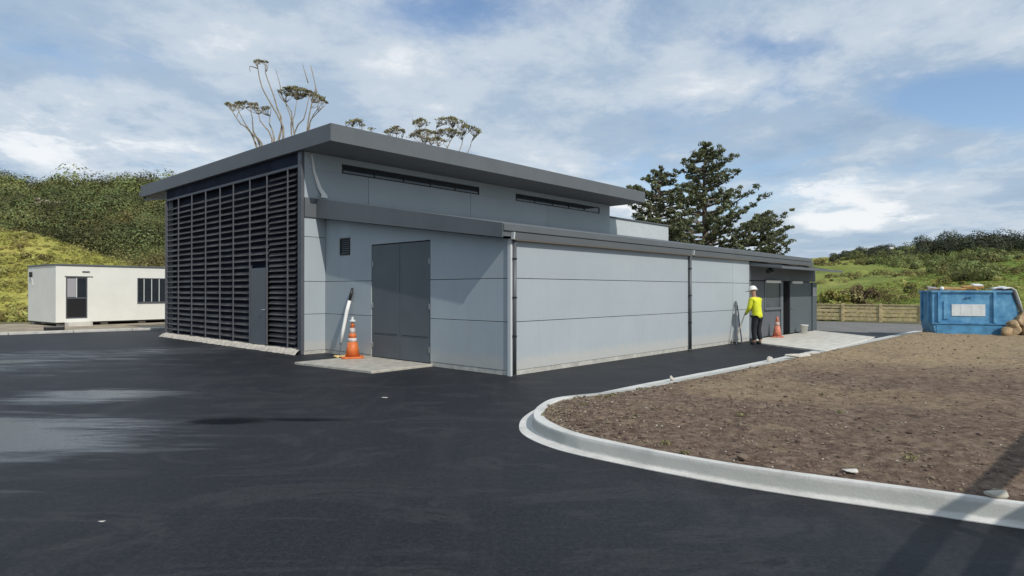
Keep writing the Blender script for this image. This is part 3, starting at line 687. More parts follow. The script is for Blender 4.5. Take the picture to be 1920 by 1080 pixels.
MB().lathe([(0.09, 0.0), (0.13, 0.03), (0.12, 0.12), (0.05, 0.17), (0.02, 0.2)], 12, (a_of(1444, -0.5), -0.5, 2.22)).build('canopy_lamp', M_black, cn)
MB().box(a_of(1521, 0)+0.03, a_e1-0.03, -0.056, -0.051, 1.45, 1.78).build('notice', material('notice_paper', (0.55, 0.53, 0.52), 0.6, var=0.35, vscale=8), bld)

# pads ------------------------------------------------------
pd = MB().prism([W(-0.0, b_d0-0.1)[:2], W(0.0, b_d1+0.35)[:2], W(-1.85, b_d1+0.3)[:2], W(-1.6, b_d0-0.12)[:2]], 'z', -0.02, 0.05).build('door_pad', material('wet_pad', (0.42, 0.40, 0.345), 0.55, var=0.2, vscale=6, bump=0.3, bscale=40, detail=9), bevel=0.012)
tag(pd, kind='structure')
ap = [at(1428, 646), W(a_e0+0.3, -0.05), W(18.1, -0.05), at(1640, 634), at(1548, 661)]
ap_o = MB().prism([p[:2] for p in ap][::-1], 'z', -0.02, 0.045).build('entrance_apron', M_conc, bevel=0.012); tag(ap_o, kind='structure')
q0, q1 = W(18.15, -0.3), at(1640, 633); dd = (q1-q0).normalized(); nn = Vector((-dd.y, dd.x, 0))
tag(MB().prism([(q0+nn*0.02)[:2], (q1+nn*0.02)[:2], (q1+nn*0.3)[:2], (q0+nn*0.3)[:2]], 'z', 0.0, 0.012).build('apron_edge_strip', M_black), kind='structure')  # thin black strip along the far edge of the apron

# ------------------------------------------------------------------ traffic cone and things by the double door
cp = at(661, 671, 0.05)
cone = empty('traffic_cone', cp, 0.3, 'orange traffic cone with pale reflective bands beside the double door', 'traffic cone')
MB().prism([(x*0.28, y*0.28) for x, y in ((-1, -.75), (-.75, -1), (.75, -1), (1, -.75), (1, .75), (.75, 1), (-.75, 1), (-1, .75))], 'z', 0, 0.045).build('base', M_orange, cone, bevel=0.01)
cr = lambda z: 0.185 - 0.145*(z-0.045)/0.86
def seg(z0, z1, m, name, e=0.0): MB().lathe([(cr(z0)+e, z0), (cr(z1)+e, z1)], 20).build(name, m, cone, smooth=True)
seg(0.046, 0.42, M_orange, 'cone_body'); seg(0.42, 0.52, M_reflect, 'reflective_band', .002); seg(0.52, 0.64, M_orange, 'cone_body'); seg(0.64, 0.78, M_reflect, 'reflective_band', .002)
MB().lathe([(cr(.78), .78), (cr(.9), .9), (0.03, .92), (0.03, .905)], 20).build('cone_body', M_orange, cone, smooth=True)
cone.scale = (.92, .92, .92)
MB().lathe([(0.085, .93), (0.085, 0.97), (0.03, 1.0), (0.028, 1.06), (0.0, 1.065)], 14).build('top_collar', M_pale, cone, smooth=True)
p0, p1 = at(643, 672, 0.05), W(-0.03, b_of(660, 0), 0)
b0 = b_of(643, -0.25)
tb = empty('leaning_tube', W(-0.28, b_of(644, -0.28), 0.3), 0, 'thin white tube with black tip leaning on the wall behind the traffic cone', 'tube')
def Lw(a, b, z): return W(a, b, z) - tb.location
bb0, bb1 = b_of(644, -0.22), b_of(660, -0.04)
MB().tube([Lw(-0.30, bb0, 0.31), Lw(-0.24, bb0-.03, 0.7), Lw(-0.15, bb0*.55+bb1*.45, 1.15), Lw(-0.09, bb0*.3+bb1*.7, 1.40)], [0.035, 0.042, 0.046, 0.042], 10).build('tube', M_white, tb, smooth=True)
MB().tube([Lw(-0.09, bb0*.3+bb1*.7, 1.40), Lw(-0.06, bb0*.15+bb1*.85, 1.55), Lw(-0.03, bb1, 1.72)], [0.034, 0.04, 0.022], 10).build('tip', M_black, tb, smooth=True)
MB().tube([Lw(-0.30, bb0, 0.31), Lw(-0.33, bb0+.02, 0.02-0.02)], [0.012, 0.012], 8).build('stem', M_steel, tb)
rp = at(637, 671, 0.05)
rag = MB()
for k in range(5): stone_mesh(rag, (rp.x-0.12+k*0.075, rp.y+random.uniform(-.05, .05), 0.085), 0.055, rng, 0.6)
o = rag.build('rag', material('yellow_rag', (0.62, 0.47, 0.20), 0.9, var=0.3, vscale=14)); tag(o, 'crumpled yellowish rag lying on the pad at the foot of the traffic cone', 'rag')

# ------------------------------------------------------------------ leaning poles by the entrance
for i, (x0, x1, zt, lab) in enumerate(((1381, 1377, 1.30, 'thin dark pole leaning on the wall, the left one near the entrance'), (1391, 1381, 1.18, 'thin dark pole leaning more steeply aslant on the wall, the right one near the entrance'))):
    pa, pb_ = W(a_of(x0, -0.3), -0.3, 0.0), W(a_of(x1, -0.02), -0.045, zt)
    o = MB().tube([Vector((0, 0, 0.02)), (pb_-pa)*0.5, pb_-pa], [0.02, 0.018, 0.018], 8).build('leaning_pole', M_pipe); o.location = pa
    tag(o, lab, 'pole', 'poles leaning on the long wall')

# ------------------------------------------------------------------ person
def skin_body(name, verts, edges, m, parent, sub=2):
    me = bpy.data.meshes.new(name+'_rig'); me.from_pydata([v[:3] for v in verts], edges, []); o = bpy.data.objects.new(name+'_rig', me); link(o)
    mod = o.modifiers.new('skin', 'SKIN'); mod.use_smooth_shade = True
    for i, v in enumerate(verts):
        sv = me.skin_vertices[0].data[i]; r = v[3]; sv.radius = (r, r) if not hasattr(r, '__len__') else r; sv.use_root = (i == 0)
    ss = o.modifiers.new('sub', 'SUBSURF'); ss.levels = sub; ss.render_levels = sub
    dg = bpy.context.evaluated_depsgraph_get(); ev = o.evaluated_get(dg)
    m2 = bpy.data.meshes.new_from_object(ev); m2.name = name
    bpy.data.objects.remove(o); bpy.data.meshes.remove(me)
    m2.materials.clear(); m2.materials.append(m)
    ob = bpy.data.objects.new(name, m2); link(ob); ob.parent = parent; return ob
M_skin = material('skin', (0.36, 0.20, 0.14), 0.55); M_hv = material('hi_vis_yellow', (0.62, 0.66, 0.02), 0.7, var=0.12, vscale=6)
M_trou = material('dark_trousers', (0.014, 0.015, 0.02), 0.85); M_boot = material('boots', (0.03, 0.025, 0.02), 0.6)
pf = at(1420, 646)
person = empty('person', pf, R(-150), 'person in yellow high-visibility top, dark trousers and white hard hat standing at the entrance', 'person')
# figure looks along -y of its own frame; a slight stoop towards the tool
V_ = [(0, 0.0, 0.88, (.105, .085)), (0, -.02, 1.08, (.11, .085)), (0, -.06, 1.28, (.165, .115)), (0, -.09, 1.39, (.12, .09)), (0, -.115, 1.47, .055), (0, -.15, 1.55, (.075, .085)), (0, -.165, 1.64, (.078, .092)), (0, -.155, 1.70, (.06, .07)),
      (.17, -.08, 1.37, .062), (.235, -.10, 1.12, .05), (.17, -.27, .95, .04), (.11, -.36, .93, .034),
      (-.17, -.08, 1.37, .062), (-.235, -.13, 1.12, .05), (-.17, -.30, 1.05, .04), (-.10, -.38, 1.06, .034),
      (.10, 0.0, .82, .092), (.115, -.04, .47, .064), (.12, .0, .10, .045), (.125, -.12, .045, .042),
      (-.10, 0.0, .82, .092), (-.115, -.06, .47, .064), (-.12, .02, .10, .045), (-.13, -.10, .045, .042)]
E_ = [(0,1),(1,2),(2,3),(3,4),(4,5),(5,6),(6,7),(3,8),(8,9),(9,10),(10,11),(3,12),(12,13),(13,14),(14,15),(0,16),(16,17),(17,18),(18,19),(0,20),(20,21),(21,22),(22,23)]
skin_body('body', V_, E_, M_skin, person)
sh = [(0, 0.01, .78, (.185, .155)), (0, 0.0, .90, (.175, .145)), (0, -.02, 1.08, (.165, .13)), (0, -.06, 1.28, (.195, .14)), (0, -.09, 1.40, (.14, .105)), (0, -.105, 1.445, .075),
      (.18, -.08, 1.37, .085), (.245, -.10, 1.12, .07), (.172, -.27, .955, .052), (-.18, -.08, 1.37, .085), (-.245, -.13, 1.12, .07), (-.165, -.31, 1.05, .052)]
skin_body('jacket', sh, [(0,1),(1,2),(2,3),(3,4),(4,5),(4,6),(6,7),(7,8),(4,9),(9,10),(10,11)], M_hv, person)
skin_body('trousers', [(0, 0, .92, (.15, .122)), (.10, 0, .80, .112), (.115, -.04, .47, .085), (.12, .0, .13, .072), (-.10, 0, .80, .112), (-.115, -.06, .47, .085), (-.12, .02, .13, .072)], [(0,1),(1,2),(2,3),(0,4),(4,5),(5,6)], M_trou, person)
for s, y in ((.122, -.03), (-.125, -.01)):
    skin_body('boot', [(s, y+.04, .06, .058), (s, y-.05, .052, .056), (s, y-.13, .042, .046)], [(0,1),(1,2)], M_boot, person, 2)
hat = MB().lathe([(0.150, 0.0), (0.150, 0.012), (0.122, 0.02), (0.120, 0.06), (0.10, 0.11), (0.055, 0.14), (0.0, 0.148)], 18).build('hard_hat', M_white, person, smooth=True)
hat.location = (0, -.165, 1.66); hat.rotation_euler = (R(14), 0, 0)
MB().cbox((0, -.17, .008), .2, .12, .012).build('peak', M_white, hat, bevel=.004)
for s in (-1, 1):
    MB().lathe([(0.0, -.006), (.011, 0), (0, .006)], 8, (s*.034, -.252, 1.63)).build('eye', M_black, person)
MB().add([(-.016, -.245, 1.595), (.016, -.245, 1.595), (0, -.285, 1.60), (0, -.25, 1.645)], [(0,1,2),(0,2,3),(1,3,2),(0,3,1)]).build('nose', M_skin, person)
M_glove = M_skin
for s, hx, hy, hz in ((1, .11, -.36, .93), (-1, -.10, -.38, 1.06)):
    fg = MB()
    for k in range(4):
        x = hx - s*0.01; zz = hz-0.03+k*0.02; L = (.04, .048, .05, .042)[k]
        fg.tube([(x, hy-.015, zz), (x-s*.02, hy-.015-L*.6, zz), (x-s*.05, hy-.01-L*.6, zz), (x-s*.052, hy-.0, zz)], [.0095, .009, .0085, .007], 6)
    fg.tube([(x, hy, hz+.035), (x-s*.03, hy-.02, hz+.06), (x-s*.05, hy-.045, hz+.055)], [.012, .011, .009], 6)
    fg.build('fingers', M_skin, person, smooth=True)
tl = empty('rake', person.matrix_world @ Vector((0, 0, 0)), 0, 'long pale-handled rake held by the person in the yellow top', 'rake')
tl.location = pf; tl.rotation_euler = (0, 0, R(-150))
MB().tube([(-.24, -.43, 1.25), (.07, -.40, 0.95), (.42, -.50, .06)], 0.016, 8).build('handle', material('pale_wood', (0.6, 0.5, 0.38), 0.7, var=.15, vscale=20), tl, smooth=True)
rk = MB().cbox((.43, -.50, .05), .05, .42, .03).build('head', M_black, tl)
for k in range(9): MB().tube([(.43, -.70+k*.05, .04), (.45, -.70+k*.05, .002)], .005, 5).build('tine', M_black, rk)

# orange barrel-like container, small white box by the door
gp = W(a_of(1456, -0.28), -0.30, 0.045)
c2 = empty('traffic_cone', gp, -.2, 'faded orange traffic cone standing by the entrance behind the person in the yellow top', 'traffic cone')
c2.scale = (.80, .80, .80); M_fade = material('faded_orange', (0.55, 0.19, 0.12), .6, var=.25, vscale=8)
MB().prism([(x*0.25, y*0.25) for x, y in ((-1, -.75), (-.75, -1), (.75, -1), (1, -.75), (1, .75), (.75, 1), (-.75, 1), (-1, .75))], 'z', 0, 0.045).build('base', M_fade, c2, bevel=0.01)
MB().lathe([(cr(.046), .046), (cr(.5), .5)], 18).build('cone_body', M_fade, c2, smooth=True)
MB().lathe([(cr(.5)+.002, .5), (cr(.66)+.002, .66)], 18).build('reflective_band', material('dirty_band', (.5, .36, .32), .5, var=.2, vscale=9), c2, smooth=True)
MB().lathe([(cr(.66), .66), (cr(.88), .88), (.03, .90), (.028, .88)], 18).build('cone_body', M_fade, c2, smooth=True)
bx = W(a_of(1508, -0.35), -0.35, 0.045)
bk = empty('plastic_bucket', bx, 0.2, 'small white plastic bucket standing in front of the dark entrance door', 'bucket')
MB().lathe([(.10, 0), (.135, .30), (.145, .30), (.145, .325), (.13, .325), (.125, .30), (.09, .012)], 16).build('pail', M_white, bk, smooth=True)
MB().tube([(.14*math.cos(t), .03*math.sin(t)-.0, .30-.10*math.sin(t)) for t in [math.pi*k/10 for k in range(11)]], .005, 6).build('bail_handle', M_steel, bk)

# ------------------------------------------------------------------ site office (white cabin)
sd = Vector((-0.8, 0.6, 0)); fd = Vector((0.6, 0.8, 0)); oc = at(104.5, 613.4)
cab = empty('site_cabin', oc, math.atan2(fd.y, fd.x), 'white portable site cabin with glazed door and window left of the dark louvred wall', 'cabin')
LW, LS, Z0, ZT = 8.0, 3.7, 0.20, 2.80
# local: x along the front, y into the cabin (left-back)
kx = lambda px: (lambda k: (k*oc.y-oc.x)/(fd.x-k*fd.y))((px-960)/F_PX)
d0, d1, w0, w1 = kx(123.5), kx(164), kx(257.5), kx(257.5)+1.75
zd0, zd1, zq0, zq1 = 0.36, 2.28, 1.05, 2.28
fr = MB()
for q in ((0, d0, Z0, ZT), (d0, d1, zd1, ZT), (d0, d1, Z0, zd0), (d1, w0, Z0, ZT), (w0, w1, Z0, zq0), (w0, w1, zq1, ZT), (w1, LW, Z0, ZT)): fr.box(q[0], q[1], 0, 0.06, q[2], q[3])
fr.build('front_wall', M_offwhite, cab)
MB().box(0, 0.06, 0.061, LS, Z0, ZT).build('end_wall', M_offwhite, cab); MB().box(LW-0.06, LW, 0.061, LS, Z0, ZT).build('end_wall', M_offwhite, cab)
MB().box(0.061, LW-0.061, LS-0.06, LS, Z0, ZT).build('back_wall', M_offwhite, cab)
MB().box(-0.04, LW+0.04, -0.05, LS+0.04, ZT+0.002, ZT+0.07).build('roof', M_fascia, cab, bevel=.01)
MB().box(0.061, LW-0.061, 0.061, LS-0.061, Z0, Z0+0.1).build('floor', M_void, cab)
MB().box(0.02, LW-0.02, 0.05, LS-0.02, Z0-0.06, Z0-0.002).build('chassis', M_black, cab)
for x in (0.15, 1.9, 3.6, 5.4, 7.4):
    for y in (0.2, LS-0.3): MB().box(x, x+0.3, y, y+0.2, 0, Z0-0.061).build('block', M_conc, cab)
df = MB()
for q in ((d0, d0+.05, zd0, zd1), (d1-.05, d1, zd0, zd1), (d0+.05, d1-.05, zd0, zd0+.06), (d0+.05, d1-.05, zd1-.05, zd1), (d0+.05, d1-.05, 1.28, 1.34)): df.box(q[0], q[1], 0.005, 0.05, q[2], q[3])
dfr = df.build('door', M_mull, cab)
MB().box(d0+.05, d1-.05, .02, .03, 1.34, zd1-.05).build('pane', M_glass, dfr); MB().box(d0+.05, d1-.05, .02, .03, zd0+.06, 1.28).build('pane', M_black, dfr)
dmid = (d0+d1)/2; MB().box(dmid-.03, dmid+.015, .006, .018, 1.341, zd1-.051).build('glazing_bar', M_pale, dfr)
MB().box(d0+.06, dmid-.04, .012, .0185, 1.36, zd1-.07).build('blind', material('grey_blind', (.32, .31, .33), .8), dfr)
MB().box(d0-.05, d1+.22, -.03, .0, zd1+.01, zd1+.04).build('door_flashing', M_mull, cab)
st = MB().box(d0-.05, d1+.05, -.5, -.01, 0.02, .20).build('step', M_conc, cab, bevel=.01)
wf2 = MB()
for q in ((w0, w0+.04, zq0, zq1), (w1-.04, w1, zq0, zq1), (w0+.04, w1-.04, zq0, zq0+.05), (w0+.04, w1-.04, zq1-.04, zq1)): wf2.box(q[0], q[1], .0, .05, q[2], q[3])
wfo = wf2.build('window', M_mull, cab)
MB().box(w0+.04, w1-.04, .022, .03, zq0+.05, zq1-.04).build('pane', M_glass, wfo)
for k in range(3): MB().box(w0+.3+k*.36, w0+.335+k*.36, .008, .021, zq0+.05, zq1-.04).build('blind_strip', M_pale, wfo)
MB().box(w0, w1, -.04, -.001, zq0-.03, zq0).build('sill', M_mull, wfo)
MB().box(-0.10, -0.001, LS-0.62, LS-0.45, 2.3, 2.55).build('wall_lamp', M_black, cab, bevel=.01)
MB().tube([(-0.03, LS-0.58, 2.3), (-0.03, LS-0.75, 2.05), (-0.03, LS-0.8, 1.9)], .015, 6).build('cable', M_pale, cab)
MB().box(d0+.65, d0+.95, -.05, -.001, 2.52, 2.56).build('vent_hood', M_mull, cab)
# black offcut on the ground before the cabin
o = MB().box(-.35, .35, -.12, .12, 0, .16).build('timber_block', M_black, bevel=.03); o.location = at(102, 619, .03); o.rotation_euler = (0, 0, .6)
tag(o, 'dark block lying on the ground at the near corner of the white cabin', 'block')

# ------------------------------------------------------------------ skip bin
sk0 = at(1748, 625, .16); kz = .10; SA = R(-20)
sdx, sdy = math.cos(SA), math.sin(SA)
skip = empty('skip_bin', (sk0.x, sk0.y, kz), SA, 'large blue steel skip bin heaped with rubbish on the soil at right', 'skip bin')
M_blue = material('skip_blue', (0.06, 0.26, 0.52), 0.55, var=.25, vscale=3.2, bump=.15, bscale=6, col2=(0.16, 0.40, 0.60), detail=10)
M_blued = material('skip_blue_dark', (0.07, 0.24, 0.42), 0.6, var=.3, vscale=2.5)
def X(px):
    k = (px-960)/F_PX; return (k*sk0.y-sk0.x)/(sdx-k*sdy)
mpx = (sk0.y-.4)/F_PX
Zp = lambda py: (625-py)*mpx + 0.04
XL, XR = X(1748), X(1910)
outl = [(XL+.10, 0.02), (X(1881), 0.02), (XR, Zp(583)), (X(1896), Zp(546)), (XL, Zp(546)), (XL, Zp(602))]
DY = 1.6
body = MB(); n = len(outl)
cxm = (XL+XR)/2
ins = [(cxm+(x-cxm)*.95, z+(.08 if z < .1 else 0)) for x, z in outl]
vs = [(x, 0, z) for x, z in outl] + [(x, DY, z) for x, z in outl]
body.add(vs, [tuple(range(n)), tuple(range(n, 2*n))[::-1]] + [((i+1) % n, i, i+n, (i+1) % n+n) for i in range(n) if i != 3])
vs = [(x, .06, z) for x, z in ins] + [(x, DY-.06, z) for x, z in ins]
body.add(vs, [tuple(range(n))[::-1], tuple(range(n, 2*n))] + [(i, (i+1) % n, (i+1) % n+n, i+n) for i in range(n) if i != 3])
bo = body.build('hull', M_blue, skip)
rim = MB(); zt = Zp(546); xr = X(1896)
rim.box(XL-.04, xr+.03, -.05, .075, zt, zt+.07); rim.box(XL-.04, xr+.03, DY-.075, DY+.05, zt, zt+.07); rim.box(XL-.04, XL+.08, .076, DY-.076, zt, zt+.07); rim.box(xr-.08, xr+.03, .076, DY-.076, zt, zt+.07)
rim.build('rim', M_blue, skip, bevel=.01)
for px in (1760, 1864): MB().box(X(px)-.04, X(px)+.04, -.07, -.001, Zp(602), zt-.002).build('rib', M_blue, skip, bevel=.008)
for yy in (.35, DY-.35): MB().box(XL-.06, XL-.001, yy-.05, yy+.05, Zp(602), zt-.002).build('rib', M_blue, skip, bevel=.008)
MB().box(XL-.02, X(1905), -.045, -.001, Zp(604)-.03, Zp(604)+.02).build('rail', M_blued, skip)
MB().box(XL+.12, X(1878), -.02, -.001, .05, Zp(605)-.03).build('lower_plate', M_blued, skip)
MB().box(X(1769), X(1777), -.03, -.001, Zp(596), Zp(562)).build('side_plate', M_blue, skip)
sg = MB().box(X(1784), X(1847), -.018, -.002, Zp(590), Zp(568)).build('sign_plate', material('sign_white', (0.66, .70, .70), .5, var=.10, vscale=3), skip)
for px in (1801, 1822, 1839): MB().box(X(px)-.004, X(px)+.004, -.0225, -.0185, Zp(588), Zp(570)).build('crease', M_pale, sg)
MB().tube([(X(1810), -.002, Zp(557)), (X(1811), -.06, Zp(554)), (X(1818), -.06, Zp(553)), (X(1820), -.002, Zp(556))], .02, 8).build('lifting_lug', M_blued, skip)
ln = [(X(1878), zt+.08), (X(1890), zt+.14), (X(1899), zt+.02), (X(1908), Zp(566)), (X(1914), Zp(582))]
lp = np.zeros((6, len(ln), 3))
for j in range(6):
    for i, (x, z) in enumerate(ln): lp[j, i] = (x+.06+random.uniform(-.02, .03), -.08+(DY+.1)*j/5, z+.06+random.uniform(-.04, .04))
o = grid_mesh('tarpaulin', lp, material('white_sheet', (.75, .76, .76), .6, var=.1))
o.location = skip.location; o.rotation_euler = skip.rotation_euler
so = o.modifiers.new('solid', 'SOLIDIFY'); so.thickness = .02
tag(o, 'crumpled white plastic sheet draped over the right end of the blue skip', 'sheet')
M_card = material('cardboard', (0.40, .24, .08), .85, var=.25, vscale=5)
M_deb = [M_card, material('grey_offcut', (.3, .29, .28), .8, var=.2), material('old_timber', (.27, .20, .12), .85, var=.25, vscale=8), M_white]
def resting(x, y, z): return Matrix.Rotation(SA, 3, 'Z') @ Vector((x, y, z)) + skip.location
specs = [(1808, 1.05, .5, .09, 0, 'cardboard_sheet', 'long flattened sheet of brown cardboard lying across the rubbish in the skip', 'cardboard', .05, .05),
         (1836, .6, .7, .10, 0, 'cardboard_box', 'brown cardboard box lid poking up at the middle right of the skip load', 'cardboard', .12, -.06),
         (1770, .65, .4, .06, 2, 'timber_board', 'weathered timber board across the left part of the skip load', 'board', .07, .03),
         (1753, .28, .4, .09, 1, 'board_offcut', 'grey board offcut sticking out at the left end of the skip', 'offcut', .08, .12),
         (1836, .26, .2, .05, 3, 'foam_strip', 'short white foam strip on top of the brown cardboard in the skip', 'foam strip', .215, .0)]
fillm = MB(); rf_ = random.Random(4)
for k in range(130): stone_mesh(fillm, (rf_.uniform(XL+.15, X(1888)), rf_.uniform(.15, DY-.15), zt-.04+rf_.uniform(-.05, .06)), rf_.uniform(.05, .12), rf_)
fo = fillm.build('rubbish_heap', material('mixed_rubbish', (.18, .155, .12), .9, island=.5)); fo.location = skip.location; fo.rotation_euler = skip.rotation_euler; tag(fo, kind='stuff')
MB().box(XL+.12, X(1888), .08, DY-.08, zt-.3, zt-.06).build('load_base', M_joint, skip)
for px, wpx, yy, h, mi, nm, lab, cat, dz, tilt in specs:
    o = MB().box(-wpx/2, wpx/2, -.18, .22, 0, h).build(nm, M_deb[mi], bevel=.012); o.location = resting(X(px), yy, zt+.02+dz); o.rotation_euler = (R(6), tilt, SA+random.uniform(-.15, .15)); tag(o, lab, cat)
o = MB().lathe([(.0, -.07), (.05, -.05), (.07, 0), (.05, .05), (0, .07)], 12).build('plastic_jug', M_white, smooth=True); o.location = resting(X(1768), .12, zt+.14); tag(o, 'small round white plastic jug on the left of the skip load', 'jug')
# boulders at the right end
M_rock = material('tan_rock', (0.36, .26, .15), .9, var=.45, vscale=4, bump=.7, bscale=9)
RY = sk0.y-.95
for px, py, r, lab in ((1897, 611, .20, 'tan boulder leaning on the lower right end of the skip'), (1888, 621, .15, 'small tan boulder lowest at the foot of the skip'), (1903, 620, .19, 'rounded tan boulder at the base of the rock pile right of the skip'),
                          (1913, 598, .30, 'large brown boulder highest on the pile right of the skip'), (1930, 613, .42, 'big boulder partly out of view at the right edge')):
    o = rock('boulder', r*1.25, M_rock, px % 17, .85)
    yy = RY+random.uniform(-.15, .15)-(.2 if py > 615 else 0)
    o.location = ((px-960)/F_PX*yy, yy, max(.12+r*.5, H_CAM-(py-Y_H)/F_PX*yy)); tag(o, lab, 'boulder', 'boulders beside the skip')
# ground clutter ----------------------------------------------------
M_lump = material('concrete_lump', (.55, .53, .48), .9, var=.15, vscale=12, bump=.6, bscale=25)
def lump(px, py, z, r, name, lab, cat, m=None, flat=.6, stretch=(1, 1, 1), group=None):
    o = rock(name, r*1.1, m or M_lump, px % 13 + 1, flat); o.location = at(px, py, z) + Vector((0, 0, r*flat*.5)); o.scale = stretch
    return tag(o, lab, cat, group)
lump(1595, 884, .15, .055, 'rag', 'crumpled pale rag on the dark soil near the kerb', 'rag', M_lump, .4, (1.7, 1, .7))
lump(1392, 861, .15, .05, 'soil_clod', 'brown clod of turf beside the kerb in front', 'clod', M_clod, .6)
lump(1868, 930, .15, .075, 'stone', 'pale flat stone on the soil against the kerb at lower right', 'stone', M_peb, .5, (1.6, .8, .8))
lump(1746, 818, .18, .045, 'stone', 'small white stone alone on the brown soil at right', 'stone', M_peb, .5)
lump(1742, 622, .13, .17, 'stone', 'flat tan stone at the left foot of the blue skip', 'stone', M_rock, .5, (1.3, 1, .8))
lump(1497, 669, .08, .16, 'concrete_lump', 'long pale lump of spilled concrete on the kerb before the apron', 'lump', None, .4, (2.2, 1, .8))
lump(1521, 664, .08, .11, 'concrete_lump', 'smaller pale concrete lump right of the long one on the kerb', 'lump', None, .4, (1.6, 1, .8))
lump(1443, 676, .04, .06, 'stone', 'upright pale stone on the drive edge near the person', 'stone', None, 1.1)
lump(1259, 713, .03, .06, 'stone', 'round pale stone on the far side of the kerb below the long wall', 'stone', M_peb, .9)
lump(722, 746, 0, .033, 'stone', 'white pebble alone on the asphalt before the concrete pad', 'stone', M_lump, .4, (1.5, 1, .6))
lump(192, 977, 0, .016, 'paper_scrap', 'tiny pale scrap of paper on the asphalt at lower left', 'scrap', M_lump, .25, (1.8, .8, .5))

# ------------------------------------------------------------------ timber fence beyond the road
M_tim = material('fence_timber', (0.52, .42, .23), .85, var=.25, vscale=6, stretch=(1, 1, 1))
f0, f1 = at(1510, 601), at(1735, 606.5)
fdv = (f1-f0); fl_ = fdv.length; fdir = fdv.normalized()
fence = empty('timber_fence', f0, math.atan2(fdir.y, fdir.x), 'low timber fence of posts and horizontal boards beyond the road', 'fence')
kpos = []
for px in (1518, 1580, 1651, 1727):
    k = (px-960)/F_PX; kpos.append((k*f0.y-f0.x)/(fdir.x-k*fdir.y))
for s in kpos: MB().box(s-.07, s+.07, -.07, .07, 0, .98).build('post', M_tim, fence, bevel=.01)
for s0, s1 in zip(kpos, kpos[1:]):
    for z in (.08, .29, .50, .71): MB().box(s0+.072, s1-.072, -.02, .015, z+random.uniform(-.01, .01), z+.165).build('rail', M_tim, fence)
    for q in (.33, .66): MB().box(s0+(s1-s0)*q-.035, s0+(s1-s0)*q+.035, .016, .05, .06, .88).build('batten', M_tim, fence)
    MB().box(s0+.072, s1-.072, -.06, .06, .90, .94).build('cap_rail', M_tim, fence)

# unseen board fence added right of the frame to cast the banded shade there
rfn = empty('shadow_fence', (1.6, -0.3, 0), R(45), 'unseen timber board fence added right of the viewpoint to cast banded shadows', 'fence')
for k in range(8): MB().box(k*2.0-.05, k*2.0+.05, .021, .12, -.1, 2.14).build('post', M_tim, rfn, bevel=.008)
for z0, z1 in ((2.05, 2.19), (1.72, 1.87), (1.42, 1.55), (1.0, 1.14), (.5, .64)): MB().box(-.1, 14.4, -.02, .02, z0, z1).build('rail', M_tim, rfn, bevel=.005)

# ------------------------------------------------------------------ hills
def hill(name, kx0, kx1, Y0, Y1, Y2, crest, m, amp, cols=150, rws=46, z0=-.1, seed=0.0, shape=1.0):
    # a slope whose height rises steadily from its foot to the crest, then falls away behind
    P = np.zeros((rws, cols, 3)); foot = (z0-H_CAM)/Y0
    for i in range(cols):
        k = kx0+(kx1-kx0)*i/(cols-1); top = crest(960+k*F_PX)/F_PX
        for j in range(rws):
            t = j/(rws-1); Y = Y0+(Y2-Y0)*t
            if Y <= Y1: s_ = (Y-Y0)/(Y1-Y0); z = H_CAM + (foot+(top-foot)*s_**shape)*Y
            else: z = (H_CAM+top*Y1)*(1-.35*((Y-Y1)/(Y2-Y1))**2)
            v = Vector((k*Y, Y, seed)); z += amp*min(1, (Y-Y0)/15)*(mnoise.noise(v*.06)+.5*mnoise.noise(v*.17))
            P[j, i] = (k*Y, Y, z)
    tag(grid_mesh(name, P, m), kind='structure'); return P
def interp(tab):
    xs_, ys_ = zip(*tab); return lambda x: Y_H - float(np.interp(x, xs_, ys_))
def hill_mat(name, c1, c2, c3):
    m = material(name, c1, .95, spec=.15); t = m.node_tree; p = t.nodes['Principled BSDF']; g = N(t, 'ShaderNodeTexCoord')
    def nn(sc, d, st=(1, 1, 1)):
        mp = N(t, 'ShaderNodeMapping'); mp.inputs['Scale'].default_value = st; t.links.new(g.outputs['Object'], mp.inputs[0])
        q = N(t, 'ShaderNodeTexNoise'); setin(q, Scale=sc, Detail=d, Roughness=.62, Distortion=.4); t.links.new(mp.outputs[0], q.inputs['Vector']); return q.outputs['Fac']
    a = ramp(t, nn(.045, 8, (1, .5, 1)), [(.36, c1), (.52, c2), (.66, c3)], 'LINEAR')
    f = nn(1.1, 9); v = N(t, 'ShaderNodeHueSaturation'); t.links.new(a, v.inputs['Color'])
    t.links.new(math_n(t, 'MULTIPLY_ADD', f, 1.5, .25), v.inputs['Value']); t.links.new(v.outputs[0], p.inputs['Base Color'])
    bp = N(t, 'ShaderNodeBump'); bp.inputs['Strength'].default_value = .8; bp.inputs['Distance'].default_value = .35
    t.links.new(f, bp.inputs['Height']); t.links.new(bp.outputs[0], p.inputs['Normal']); return m
M_hillL = hill_mat('hill_scrub_ground', (.045, .05, .02), (.075, .075, .03), (.15, .125, .06))
M_hillG = hill_mat('hill_pasture', (.13, .17, .04), (.23, .25, .06), (.34, .30, .10))
M_hillN = hill_mat('near_slope_grass', (.12, .18, .035), (.18, .24, .045), (.28, .28, .08))
M_hillY = hill_mat('mound_ground', (.17, .19, .045), (.29, .28, .06), (.40, .36, .10))
PL = hill('hill', -1.5, .15, 48, 105, 150, interp([(-800, 390), (-200, 348), (0, 340), (60, 344), (130, 340), (200, 350), (300, 356), (420, 380), (600, 440), (900, 500), (1100, 540)]), M_hillL, 1.3, seed=1.0, shape=.8)
PM = hill('grass_mound', -1.3, -.45, 39, 52, 62, interp([(-600, 410), (0, 430), (60, 432), (150, 464), (220, 492), (260, 506), (420, 540)]), M_hillY, .35, cols=90, seed=2.0, shape=.8)
